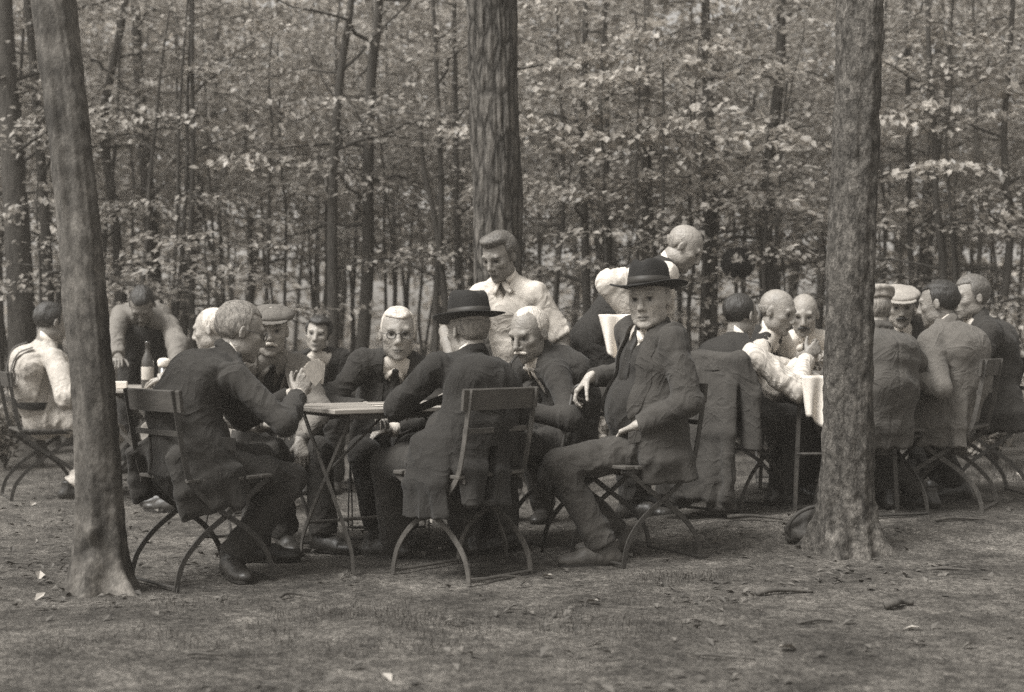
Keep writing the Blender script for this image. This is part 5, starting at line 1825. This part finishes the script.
# left foreground tree
Yl = 5.66
b = PV(100, 591, Yl); b[2] = gz(b[0], b[1]) - 0.02
pts = [b, PV(99, 520, Yl), PV(97, 450, Yl), PV(86, 300, Yl + 0.02), PV(72, 150, Yl + 0.05), PV(54, 0, Yl + 0.1), PV(40, -110, Yl + 0.12), PV(20, -420, Yl + 0.3), PV(10, -900, Yl + 0.4)]
lt = big_tree('broadleaf_tree', 'grey leaning tree trunk in the left foreground with a scar above its root', b, pts, [0.098, 0.092, 0.083, 0.083, 0.083, 0.082, 0.080, 0.075, 0.065], M['bark_smooth'], 90, 3, 0.022,
         knots=[(PV(91, 548, Yl - 0.09), 0.035, -0.022), (PV(84, 553, Yl - 0.09), 0.03, -0.014), (PV(92, 532, Yl - 0.1), 0.03, 0.012), (PV(78, 240, Yl - 0.08), 0.05, 0.008), (PV(120, 596, Yl - 0.06), 0.05, 0.030)],
         rough=0.0035, roots=[(-0.6, 0.24, 0.085), (2.9, 0.26, 0.075), (-1.75, 0.28, 0.06), (-2.5, 0.2, 0.04), (0.4, 0.25, 0.05), (1.4, 0.3, 0.06)])
# right foreground tree
Yr = 6.58
b = PV(845, 556, Yr); b[2] = gz(b[0], b[1]) - 0.02
pts = [b, PV(846, 520, Yr), PV(848, 450, Yr), PV(850, 300, Yr), PV(855, 150, Yr + 0.02), PV(860, 0, Yr + 0.04), PV(864, -110, Yr + 0.05), PV(870, -420, Yr + 0.1), PV(880, -900, Yr)]
rt = big_tree('rough_barked_tree', 'rough-barked straight tree trunk in the right foreground', b, pts, [0.125, 0.122, 0.117, 0.108, 0.104, 0.102, 0.100, 0.095, 0.085], M['bark_rough'], 110, 9, 0.028,
         knots=[(PV(863, 66, Yr - 0.10), 0.03, 0.020), (PV(866, 66, Yr - 0.10), 0.012, -0.016), (PV(830, 60, Yr - 0.03), 0.03, 0.016), (PV(834, 173, Yr - 0.06), 0.025, 0.012), (PV(845, 178, Yr - 0.09), 0.02, -0.012)],
         rough=0.0065, roots=[(-0.5, 0.24, 0.12), (2.75, 0.22, 0.11), (-1.2, 0.2, 0.06), (-2.0, 0.24, 0.07), (0.3, 0.2, 0.08), (1.2, 0.3, 0.08)])
# centre pine behind the players
Yc = 9.0
b = PV(500, 500, Yc); b[2] = gz(b[0], b[1]) - 0.02
pts = [b, PV(499, 440, Yc), PV(498, 330, Yc), PV(497, 200, Yc), PV(494, 100, Yc), PV(491, 0, Yc), PV(489, -110, Yc), PV(484, -400, Yc), PV(480, -800, Yc)]
ct = big_tree('pine_tree', 'thick furrowed pine trunk rising behind the young man in the white shirt', b, pts, [0.175, 0.165, 0.155, 0.152, 0.152, 0.154, 0.152, 0.145, 0.13], M['bark_pine'], 110, 15, 0.05,
         rough=0.004, furrow=0.013, roots=[(-0.6, 0.4, 0.07), (2.4, 0.4, 0.07)],
         stubs=[(PV(512, 70, Yc - 0.02), (1, -0.25, 0.03), 0.20, 0.012)])


# ------------------------------------------------------------------ saplings and the wood behind
def wood_tree(x, y, h, rad, seed, crown=(0.9, 1.0), spread=1.5, limbs=14, per=110, leaf=0.062, lean=(0, 0), kind='saplings', bark=None, leafm=None,
              path=None, extra=(), label=None, group=None, name='sapling', fan=0.20, vj=0.028):
    r_ = np.random.default_rng(seed)
    base = np.array((x, y, gz(x, y)))
    if path is None:
        n = 9
        t = np.linspace(0, 1, n)
        wob = np.cumsum(r_.normal(0, 0.035 * h / 6, (n, 2)), 0)
        path = np.stack([x + lean[0] * t * h + wob[:, 0], y + lean[1] * t * h + wob[:, 1], base[2] - 0.03 + t * h], 1)
        path[0, :2] = (x, y)
    path = np.array(catmull(path, 4))
    hz = path[:, 2] - base[2]
    rr = rad * np.clip(1 - 0.72 * hz / max(h, hz.max()), 0.2, 1) * (1 + 0.5 * np.exp(-hz / 0.12))
    parts = [rings(path, rr, 9, r_)]
    LC, LA = [], []

    def at(z):
        return np.array([np.interp(z, path[:, 2], path[:, i]) for i in range(3)]), np.interp(z, path[:, 2], rr)
    todo = []
    zlo, zhi = base[2] + crown[0], min(base[2] + h * crown[1], path[-1, 2])
    for i in range(limbs):
        f = (i + r_.uniform(0, 1)) / limbs
        z = zlo + (zhi - zlo) * f
        p, r0 = at(z)
        a = i * 2.4 + r_.uniform(-0.5, 0.5)
        ln = spread * (1.0 - 0.5 * f) * r_.uniform(0.6, 1.15)
        el = r_.uniform(0.02, 0.45)
        todo.append((p, r0, a, ln, el, True))
    for (pz, a, ln, el) in extra:
        p, r0 = at(pz)
        todo.append((p, r0 * 1.5, a, ln, el, False))
    for (p, r0, a, ln, el, leafy) in todo:
        t = np.linspace(0, 1, 7)
        dirv = np.array((math.cos(a), math.sin(a)))
        droop = 0.30 if leafy else 0.05
        q = np.stack([p[0] + dirv[0] * t * ln, p[1] + dirv[1] * t * ln, p[2] + math.tan(el) * t * ln - droop * ln * t * t * r_.uniform(0.3, 1)], 1)
        q[1:, :] += r_.normal(0, 0.025 * ln, (6, 3)) * np.array((1, 1, 0.6))
        lr = min(r0 * 0.5, 0.014 * ln + 0.003)
        parts.append(rings(q, np.linspace(lr, lr * 0.25, 7), 5, r_))
        m_ = int(per * ln / 1.2 * (1 if leafy else 0.5))
        s = r_.beta(1.7, 1.2, m_)
        s = 0.15 + 0.9 * s
        side = r_.normal(0, 1, m_) * fan * ln * (0.35 + 0.9 * np.sin(np.clip(s, 0, 1) * math.pi * 0.9))
        c = np.stack([np.interp(s, t, q[:, j]) for j in range(3)], 1)
        over = np.clip(s - 1, 0, None)
        c[:, :2] += dirv[None] * (over * ln)[:, None]
        c[:, 0] += -dirv[1] * side; c[:, 1] += dirv[0] * side
        c[:, 2] += r_.normal(0, vj, m_) - np.abs(side) * 0.16
        LC.append(c)
        LA.append(a + np.sign(side) * r_.uniform(0.2, 1.2, m_))
    root = empty(name, base)
    V, F = join(parts)
    np_mesh('trunk', V, F, bark or M['bark_dark'], root, origin=base)
    if LC:
        C = np.concatenate(LC); A = np.concatenate(LA)
        V, F = leaf_quads(C, leaf, leaf * 0.70, 0.45, r_, az=A)
        lv = np.repeat(r_.uniform(0.62, 1.38, len(C)), 4)
        np_mesh('crown', V, F, leafm or M['leaf'], root, smooth=False, origin=base, attr={'lv': lv})
    return tag(root, label, 'tree', group)


SEED = 100
# named saplings that read clearly in the photograph
wood_tree(*W(332, 11.8, 0)[:2], 5.2, 0.055, 201, path=[PV(331, 462, 11.8), PV(332, 400, 11.8), PV(333, 320, 11.8), PV(332, 240, 11.8), PV(334, 150, 11.8), PV(341, 70, 11.8), PV(352, -10, 11.8), PV(360, -150, 11.8), PV(366, -260, 11.8)],
          extra=[(PV(0, 150, 11.8)[2], 0.25, 1.25, 0.38), (PV(0, 105, 11.8)[2], 2.6, 0.42, 1.0), (PV(0, 72, 11.8)[2], 0.1, 0.85, 0.85)], limbs=8, per=90, crown=(1.0, 1.0),
          label='forked dark sapling with bare slanting branches, behind the white-haired man in spectacles', spread=1.2)
wood_tree(*W(128, 12.4, 0)[:2], 5.2, 0.055, 202, path=[PV(132, 455, 12.4), PV(128, 380, 12.4), PV(122, 300, 12.4), PV(114, 215, 12.4), PV(104, 125, 12.4), PV(114, 60, 12.4), PV(125, 0, 12.4), PV(132, -130, 12.4), PV(136, -240, 12.4)],
          limbs=9, per=90, label='crooked dark sapling just right of the left foreground trunk', spread=1.2)
wood_tree(*W(152, 13.4, 0)[:2], 5.0, 0.085, 203, path=[PV(160, 440, 13.4), PV(158, 360, 13.4), PV(154, 270, 13.4), PV(146, 170, 13.4), PV(139, 80, 13.4), PV(134, -30, 13.4), PV(130, -200, 13.4)],
          limbs=8, per=90, label='dark leaning trunk behind the man bowing over the left table', spread=1.3)
wood_tree(*W(193, 12.0, 0)[:2], 5.0, 0.030, 204, path=[PV(192, 455, 12.0), PV(193, 350, 12.0), PV(191, 250, 12.0), PV(193, 150, 12.0), PV(192, 60, 12.0), PV(193, -40, 12.0), PV(193, -200, 12.0)],
          extra=[(PV(0, 95, 12.0)[2], 0.2, 0.75, 0.75)], limbs=10, per=90, label='thin straight sapling standing above the man in the light jacket', spread=1.2)
wood_tree(*W(12, 11.6, 0)[:2], 6.0, 0.13, 205, path=[PV(26, 470, 11.6), PV(24, 380, 11.6), PV(19, 260, 11.6), PV(12, 150, 11.6), PV(6, 60, 11.6), PV(2, -40, 11.6), PV(-4, -260, 11.6)],
          limbs=8, per=100, label='broad dark trunk at the left edge of the wood', spread=1.4, name='broadleaf_tree')
wood_tree(*W(45, 12.2, 0)[:2], 5.0, 0.06, 206, path=[PV(52, 460, 12.2), PV(50, 380, 12.2), PV(47, 260, 12.2), PV(40, 150, 12.2), PV(33, 60, 12.2), PV(24, -40, 12.2), PV(16, -200, 12.2)],
          limbs=8, per=100, label='slim dark trunk close left of the left foreground tree', spread=1.3)
wood_tree(*W(456, 12.5, 0)[:2], 5.0, 0.035, 207, path=[PV(463, 450, 12.5), PV(460, 350, 12.5), PV(457, 240, 12.5), PV(456, 140, 12.5), PV(455, 60, 12.5), PV(454, -40, 12.5), PV(456, -200, 12.5)],
          limbs=10, per=100, label='slender sapling close left of the furrowed pine', spread=1.2)
wood_tree(*W(438, 12.0, 0)[:2], 3.4, 0.04, 208, path=[PV(452, 450, 12.0), PV(448, 340, 12.0), PV(441, 260, 12.0), PV(432, 205, 12.0), PV(424, 170, 12.0), PV(420, 120, 12.0)],
          limbs=7, per=90, label='short bent sapling to the left of the pine, above the black hat', spread=1.0)
wood_tree(*W(584, 12.2, 0)[:2], 5.2, 0.045, 209, path=[PV(590, 450, 12.2), PV(588, 350, 12.2), PV(585, 240, 12.2), PV(583, 140, 12.2), PV(585, 50, 12.2), PV(586, -40, 12.2), PV(588, -200, 12.2)],
          limbs=10, per=120, label='upright sapling between the young man and the bending bald man', spread=1.35)
wood_tree(*W(710, 12.2, 0)[:2], 4.2, 0.095, 210, path=[PV(707, 450, 12.2), PV(708, 350, 12.2), PV(710, 270, 12.2), PV(711, 190, 12.2), PV(708, 100, 12.2), PV(706, 20, 12.2), PV(704, -60, 12.2)],
          limbs=9, per=120, label='thick dark trunk just right of the bending bald man', spread=1.4, name='broadleaf_tree')
wood_tree(*W(936, 11.4, 0)[:2], 5.0, 0.035, 211, path=[PV(948, 470, 11.4), PV(946, 350, 11.4), PV(943, 270, 11.4), PV(936, 200, 11.4), PV(934, 120, 11.4), PV(929, 50, 11.4), PV(926, -40, 11.4), PV(922, -200, 11.4)],
          limbs=10, per=100, label='thin wavy dark sapling above the dark-haired man in the grey jacket', spread=1.2)
wood_tree(*W(908, 12.6, 0)[:2], 5.0, 0.032, 212, path=[PV(916, 450, 12.6), PV(914, 350, 12.6), PV(910, 240, 12.6), PV(908, 140, 12.6), PV(907, 50, 12.6), PV(905, -40, 12.6), PV(904, -200, 12.6)],
          limbs=10, per=100, label='thin sapling right of the rough-barked trunk, above the flat-capped man', spread=1.2)
wood_tree(*W(1004, 11.6, 0)[:2], 5.0, 0.04, 213, path=[PV(1008, 470, 11.6), PV(1000, 350, 11.6), PV(1010, 240, 11.6), PV(1004, 140, 11.6), PV(1010, 50, 11.6), PV(1016, -60, 11.6), PV(1020, -200, 11.6)],
          limbs=11, per=100, label='leaning sapling at the right edge of the wood', spread=1.2)
# pale layered sprays right of the centre, light painted into the tall ones
pal = [(640, 11.2, 3.5, 'tall pale-leaved young tree with broad flat sprays above the black felt hat', 1.9), (705, 11.4, 3.3, 'pale-leaved young tree with flat sprays left of the rough-barked trunk, high up', 2.0), (560, 11.6, 3.8, 'tall pale-leaved young tree just behind the right side of the pine', 2.0), (965, 11.3, 3.4, 'pale-leaved young tree above the right table', 1.8), (270, 12.3, 3.7, 'tall pale-leaved young tree left of the forked sapling', 2.2),
       (655, 10.9, 3.05, 'pale-leaved young tree in flat layers above the bending bald man'), (600, 11.3, 3.5, 'pale-leaved young tree with flat sprays just right of the pine'),
       (770, 10.8, 2.35, 'pale-leaved low young tree left of the rough-barked trunk'), (40, 10.9, 2.2, 'pale-leaved low young tree behind the left foreground trunk'),
       (215, 11.2, 1.9, 'pale-leaved low bushy tree above the card player')]
for i, (u, y, h, lb, *lo_) in enumerate(pal):
    wood_tree(*W(u, y, 0)[:2], h, 0.022, 300 + i, crown=(lo_[0] if lo_ else 1.15, 1.0), spread=1.25, limbs=12, per=130 if lo_ else 80, leaf=0.080 if lo_ else 0.066, leafm=M['leaf_sunlit'] if lo_ else M['leaf_pale'], label=lb, vj=0.018)

# the many look-alike trees of the wood
r0_ = np.random.default_rng(77)
grid = []
for (y0, y1, n_) in ((11.8, 13.5, 17), (13.5, 16, 26), (16, 19, 28), (19, 23, 24)):
    for i in range(n_):
        u = -90 + (1204) * (i + r0_.uniform(0.1, 0.9)) / n_
        grid.append((u, r0_.uniform(y0, y1)))
for u_, y_ in ((-150, 12.6), (-190, 14.5), (-260, 13.4), (-170, 17.5), (-320, 16), (-280, 20), (1170, 12.4), (1210, 14.8), (1290, 13.6), (1190, 18), (1330, 16.5), (1280, 20.5)):
    grid.append((u_, y_))
for i, (u, y) in enumerate(grid):
    x = (u - 512) / F_PX * y
    far_ = y > 16
    big = r0_.uniform() < (0.12 if far_ else 0.05)
    h = r0_.uniform(3.6, 5.2) + (1.6 if far_ else 0) + (1.2 if big else 0)
    rad = r0_.uniform(0.06, 0.10) if big else r0_.uniform(0.018, 0.042)
    lo = r0_.uniform(1.3, 2.6) if not far_ else r0_.uniform(1.2, 3.0)
    kd = ('dark trunks of the far wood', 'slender dark trunk with layered leaves deep in the wood') if far_ else ('saplings at the edge of the wood', 'thin dark sapling with layered leaves at the edge of the wood')
    wood_tree(x, y, h, rad, 1000 + i, crown=(lo, 1.0), spread=r0_.uniform(1.1, 1.9), limbs=int(r0_.uniform(12, 18)), per=int(r0_.uniform(90, 150)) if not far_ else int(r0_.uniform(120, 190)), vj=r0_.uniform(0.04, 0.10),
              leaf=0.072 if not far_ else 0.100, lean=(r0_.normal(0, 0.035), r0_.normal(0, 0.03)), label=kd[1], group=kd[0],
              bark=M['bark_dark'] if r0_.uniform() < 0.7 else M['bark_mid'], leafm=M['leaf'] if r0_.uniform() < 0.8 else M['leaf_pale'], name='sapling' if not big else 'broadleaf_tree')

# bare thin stems and dead poles between the leafy ones
for i in range(46):
    u = -40 + 1110 * (i + r0_.uniform(0.1, 0.9)) / 46
    y = r0_.uniform(11.6, 17.5)
    x = (u - 512) / F_PX * y
    h = r0_.uniform(2.6, 5.5)
    ex = [(gz(x, y) + h * r0_.uniform(0.35, 0.85), r0_.uniform(0, 6.28), r0_.uniform(0.4, 1.1), r0_.uniform(0.3, 0.95)) for _ in range(r0_.integers(2, 5))]
    wood_tree(x, y, h, r0_.uniform(0.014, 0.034), 3000 + i, crown=(h * 0.25 * 1.0, 1.0), spread=0.6, limbs=3, per=40, leaf=0.066, lean=(r0_.normal(0, 0.07), r0_.normal(0, 0.04)), extra=ex,
              label='thin almost bare dark stem with slanting twigs in the wood', group='bare stems between the saplings', bark=M['bark_dark'])

# deep wood: one uncountable mass
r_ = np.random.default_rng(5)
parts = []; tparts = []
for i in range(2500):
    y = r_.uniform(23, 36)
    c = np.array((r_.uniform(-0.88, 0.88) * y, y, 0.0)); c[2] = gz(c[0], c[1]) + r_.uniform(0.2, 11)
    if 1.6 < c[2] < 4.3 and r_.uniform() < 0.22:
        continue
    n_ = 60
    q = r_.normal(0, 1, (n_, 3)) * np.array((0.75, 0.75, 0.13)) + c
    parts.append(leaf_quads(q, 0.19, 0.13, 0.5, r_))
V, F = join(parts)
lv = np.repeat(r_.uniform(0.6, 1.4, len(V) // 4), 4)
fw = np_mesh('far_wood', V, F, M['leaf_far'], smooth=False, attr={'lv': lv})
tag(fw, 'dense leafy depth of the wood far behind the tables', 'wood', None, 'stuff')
for i in range(80):
    y = r_.uniform(22, 34); x = r_.uniform(-0.8, 0.8) * y
    z0 = gz(x, y)
    h = r_.uniform(6, 10)
    pth = np.array([(x + r_.normal(0, 0.08), y, z0 + h * t) for t in np.linspace(0, 1, 6)])
    tparts.append(rings(pth, np.linspace(1, 0.5, 6) * r_.uniform(0.04, 0.13), 7, r_))
V, F = join(tparts)
ft = np_mesh('far_trunks', V, F, M['bark_dark'])
tag(ft, 'dim crowd of trunks deep in the far wood', 'wood', None, 'stuff')

# undergrowth bushes
bush = [(995, 9.9, 0.75, 0.55, 'low leafy bush behind the man furthest right'), (1040, 10.6, 1.0, 0.7, 'taller leafy bush at the right edge of the clearing'), (955, 11.0, 0.55, 0.6, 'low dark bush behind the dark-haired man'),
        (5, 10.8, 0.6, 0.6, 'low bush at the left edge behind the white-topped sitter'), (250, 11.2, 0.6, 0.7, 'low bush far behind the flat-capped man'), (410, 11.0, 0.5, 0.6, 'low bush behind the white-haired man'), (600, 10.8, 0.55, 0.7, 'low bush behind the bending bald man'), (745, 11.0, 0.7, 0.6, 'low bush behind the coat on the chair')]
for i, (u, y, h, wd, lb) in enumerate(bush):
    r_ = np.random.default_rng(400 + i)
    x = (u - 512) / F_PX * y
    base = np.array((x, y, gz(x, y)))
    st, LC = [], []
    for k_ in range(22):
        a = r_.uniform(0, 6.28); t = np.linspace(0, 1, 6); l_ = h * r_.uniform(0.6, 1.15); o_ = r_.uniform(0.2, 1.0) * wd
        q = np.stack([base[0] + np.cos(a) * o_ * t ** 1.3, base[1] + np.sin(a) * o_ * t ** 1.3, base[2] + l_ * np.sin(t * 1.5)], 1)
        st.append(rings(q, np.linspace(0.006, 0.002, 6), 5, r_))
        s = r_.uniform(0.2, 1.05, 45)
        LC.append(np.stack([np.interp(s, t, q[:, j]) for j in range(3)], 1) + r_.normal(0, 0.06, (45, 3)))
    root = empty('bush', base)
    V, F = join(st); np_mesh('stem', V, F, M['bark_dark'], root, origin=base)
    C = np.concatenate(LC); V, F = leaf_quads(C, 0.06, 0.04, 0.45, r_)
    np_mesh('foliage', V, F, M['leaf'], root, smooth=False, origin=base, attr={'lv': np.repeat(r_.uniform(0.6, 1.4, len(C)), 4)})
    tag(root, lb, 'bush')

# dark round hat hung on a branch stub of the thick trunk
hp = PV(738, 263, 11.2)
mb = MB()
mb.lathe([(0.0, 0.060), (0.05, 0.058), (0.085, 0.045), (0.092, 0.012), (0.10, 0.006), (0.135, 0.0), (0.138, -0.006), (0.10, -0.004), (0.085, 0.0), (0.07, 0.03), (0.0, 0.045)], 28, 1, 0.92)
mb.v = [(x, -z, y) for x, y, z in mb.v]
simple('hat', mb, M['hat'], 'dark round hat hanging in the wood right of the bending bald man', 'hat', hp)

# ------------------------------------------------------------------ litter, grass, twigs
r_ = np.random.default_rng(21)
n_ = 1100
y = 4.0 + 9.0 * r_.beta(1.0, 1.6, n_ * 4); x = r_.uniform(-0.42, 0.42, n_ * 4) * y
clump = noise3(np.stack([x * 1.3, y * 1.3, x * 0], 1), 8) + 0.6 * noise3(np.stack([x * 4, y * 4, x * 0], 1), 9)
keep = np.argsort(-(clump + r_.uniform(-0.7, 0.7, len(x))))[:n_]
x, y = x[keep], y[keep]
C = np.stack([x, y, ground(x, y) + 0.010], 1)
V, F = leaf_quads(C, 0.046, 0.026, 0.20, r_, fold=0.5)
pale = r_.uniform(0, 1, n_) < 0.035
F4 = V.reshape(-1, 4, 3); cc_ = F4.mean(1, keepdims=True)
F4 = np.where(pale[:, None, None], cc_ + (F4 - cc_) * 1.6, F4); V = F4.reshape(-1, 3)
lv = np.where(pale, r_.uniform(0.8, 1.5, n_), r_.uniform(0.18, 0.50, n_))
li = np_mesh('leaf_litter', V, F, M['litter'], smooth=False, attr={'lv': np.repeat(lv, 4)})
tag(li, 'scattered dead leaves on the trodden ground', 'litter', None, 'stuff')


def tufts(cx, cy, sx, sy, n, hgt, r_):
    n = int(n * 2.5); hgt *= 0.85
    bx = r_.normal(cx, sx, n); by = r_.normal(cy, sy, n); bz = ground(bx, by)
    ck = noise3(np.stack([bx * 5, by * 5, bx * 0], 1), 14) > r_.uniform(-0.5, 0.5, n)
    bx, by, bz = bx[ck], by[ck], bz[ck]; n = len(bx)
    a = r_.uniform(0, 6.28, n); h = hgt * r_.uniform(0.5, 1.3, n); ln = h * r_.uniform(0.2, 0.9, n)
    dx, dy = np.cos(a), np.sin(a); w = 0.0010
    p0 = np.stack([bx - dy * w, by + dx * w, bz], 1); p1 = np.stack([bx + dy * w, by - dx * w, bz], 1)
    m0 = np.stack([bx + dx * ln * 0.4 - dy * w, by + dy * ln * 0.4 + dx * w, bz + h * 0.65], 1); m1 = m0 + np.stack([dy * 2 * w, -dx * 2 * w, 0 * a], 1)
    t_ = np.stack([bx + dx * ln, by + dy * ln, bz + h], 1)
    V = np.stack([p0, p1, m1, m0, t_], 1).reshape(-1, 3)
    i = np.arange(n) * 5
    F = np.concatenate([np.stack([i, i + 1, i + 2, i + 3], 1), np.stack([i + 3, i + 2, i + 4, i + 4], 1)])
    return V, F


T = [(-0.55, 5.05, 0.22, 0.16, 380, 0.030), (-0.75, 4.75, 0.35, 0.2, 500, 0.024), (-1.0, 5.35, 0.2, 0.12, 350, 0.035), (0.1, 5.0, 0.35, 0.2, 600, 0.03), (-1.5, 4.6, 0.4, 0.15, 500, 0.025),
     (0.85, 5.6, 0.3, 0.15, 300, 0.025), (0.3, 4.5, 0.5, 0.15, 500, 0.02), (1.5, 5.0, 0.4, 0.3, 350, 0.02), (3.3, 9.6, 0.5, 0.5, 900, 0.09), (0.2, 9.5, 1.5, 0.6, 900, 0.06), (-3, 10, 0.8, 0.5, 700, 0.06), (0.75, 5.95, 0.12, 0.08, 250, 0.03)]
Vs, Fs, o_ = [], [], 0
for t in T:
    V, F = tufts(*t, r_)
    Vs.append(V); Fs.append(F + o_); o_ += len(V)
V = np.concatenate(Vs); F = np.concatenate(Fs)
me = bpy.data.meshes.new('grass')
me.from_pydata(V.tolist(), [], [tuple(dict.fromkeys(f)) for f in F.tolist()])
a_ = me.attributes.new('lv', 'FLOAT', 'POINT'); a_.data.foreach_set('value', np.repeat(r_.uniform(0.6, 1.4, len(V) // 5), 5).astype(np.float32))
me.materials.append(M['grass'])
tag(link(bpy.data.objects.new('grass', me)), 'short sparse grass in patches on the trodden ground', 'grass', None, 'stuff')

tw = [(785, 596, 60, 12, 0.012, 'thick broken stick lying in front of the right tree'), (899, 609, 36, 25, 0.016, 'short piece of dead wood on the ground at right'), (755, 531, 55, -15, 0.011, 'curved stick on the ground left of the right tree'),
      (815, 624, 40, 20, 0.006, 'thin twig lying below the right tree'), (725, 659, 60, -20, 0.005, 'long thin twig near the bottom of the photo, right of centre'), (960, 527, 50, 5, 0.008, 'stick lying on bare ground at far right'),
      (291, 598, 22, 30, 0.008, 'short dark twig lying before the left chair'), (205, 657, 36, -4, 0.006, 'dark twig near the bottom left'), (500, 580, 60, 12, 0.005, 'straight twig on the ground in front of the near chair'), (950, 572, 45, -5, 0.007, 'dark stick on the ground right of the right tree')]
for i, (u, v, wpx, rz, rad, lb) in enumerate(tw):
    Y_ = F_PX / (v - HOR)
    for _ in range(6):
        x_ = (u - 512) / F_PX * Y_
        Y_ = F_PX * (CAM_H - gz(x_, Y_)) / (v - HOR)
    x_ = (u - 512) / F_PX * Y_
    L_ = wpx / F_PX * Y_
    rr_ = random.Random(i)
    pts = [(-L_ / 2, 0, rad), (-L_ * 0.2, rr_.uniform(-.02, .02), rad * 1.4 + 0.004), (L_ * 0.15, rr_.uniform(-.02, .02), rad * 1.2 + 0.004), (L_ / 2, 0, rad * 0.9)]
    mb = MB(); mb.tube(catmull(pts, 4), [rad * (1.1 - 0.05 * k_) for k_ in range(13)], 8, (0, 0, 1))
    mb.tube(catmull([pts[1], (0.0, 0.03, rad * 1.5), (L_ * 0.12, 0.07, rad * 1.2)], 3), [rad * 0.6 - rad * 0.05 * k_ for k_ in range(7)], 6, (0, 0, 1))
    simple('twig', mb, M['twig'], lb, 'twig', (x_, Y_, gz(x_, Y_) + 0.002), None, True, R(rz))

# ------------------------------------------------------------------ added scattering volume: lifts the darks as lens flare does, most at distance
mb = MB(); mb.box((0, 40, 9.0), (300, 240, 22.0))
hz_ = bpy.data.materials.new('flare_veil'); hz_.use_nodes = True
nt = hz_.node_tree
nt.nodes.remove(nt.nodes['Principled BSDF'])
pv_ = nt.nodes.new('ShaderNodeVolumePrincipled')
pv_.inputs['Color'].default_value = mono(0.97); pv_.inputs['Density'].default_value = HAZE; pv_.inputs['Anisotropy'].default_value = 0.2
nt.links.new(pv_.outputs[0], nt.nodes['Material Output'].inputs['Volume'])
hzo = mb.build('flare_veil', hz_)
tag(hzo, 'thin added veil that pales the far trees as lens flare would', 'flare_veil', None, 'stuff')
# ------------------------------------------------------------------ sky, sun, camera
SUN_EL, SUN_AZ = 54.0, 232.0        # azimuth measured clockwise from +Y: light comes from behind-left of the camera
w = bpy.data.worlds.new('World'); SC.world = w; w.use_nodes = True
nt = w.node_tree
bg = nt.nodes['Background']
sky = nt.nodes.new('ShaderNodeTexSky')
sky.sky_type = 'NISHITA'; sky.sun_disc = False
sky.sun_elevation = R(SUN_EL); sky.sun_rotation = R(SUN_AZ)
sky.air_density = 1.0; sky.dust_density = 4.0; sky.ozone_density = 1.0
bw = nt.nodes.new('ShaderNodeRGBToBW')          # black-and-white film: the sky lights the scene without colour
tn = nt.nodes.new('ShaderNodeVectorMath'); tn.operation = 'SCALE'; tn.inputs[0].default_value = (1.0, 0.982, 0.948)
nt.links.new(sky.outputs[0], bw.inputs[0]); nt.links.new(bw.outputs[0], tn.inputs['Scale'])
nt.links.new(tn.outputs['Vector'], bg.inputs['Color'])
bg.inputs['Strength'].default_value = 0.10
l = bpy.data.lights.new('sun', 'SUN'); l.energy = 2.3; l.angle = R(24); l.color = (1.0, 0.982, 0.948)
lo = bpy.data.objects.new('sun', l); COL.objects.link(lo)
a = R(SUN_AZ); e = R(SUN_EL)
toS = Vector((math.sin(a) * math.cos(e), math.cos(a) * math.cos(e), math.sin(e)))
lo.rotation_euler = toS.to_track_quat('Z', 'Y').to_euler(); lo.location = toS * 30

c = bpy.data.cameras.new('camera'); co = bpy.data.objects.new('camera', c); COL.objects.link(co)
co.location = (0, 0, CAM_H); co.rotation_euler = (R(90), 0, 0)
c.sensor_width = 36; c.lens = F_PX / 1024 * 36; c.shift_y = (HOR - 346.0) / 1024
c.clip_start = 0.05; c.clip_end = 500
c.dof.use_dof = True; c.dof.focus_distance = 6.5; c.dof.aperture_fstop = 2.1; c.dof.aperture_blades = 0
SC.camera = co
SC.view_settings.view_transform = 'Standard'; SC.view_settings.look = 'None'; SC.view_settings.gamma = 1.0; SC.view_settings.exposure = 1.2
SC.view_settings.use_curve_mapping = False
SC.cycles.use_denoising = False
SC.cycles.max_bounces = 6; SC.cycles.diffuse_bounces = 4; SC.cycles.glossy_bounces = 2; SC.cycles.transmission_bounces = 3
SC.cycles.caustics_reflective = False; SC.cycles.caustics_refractive = False
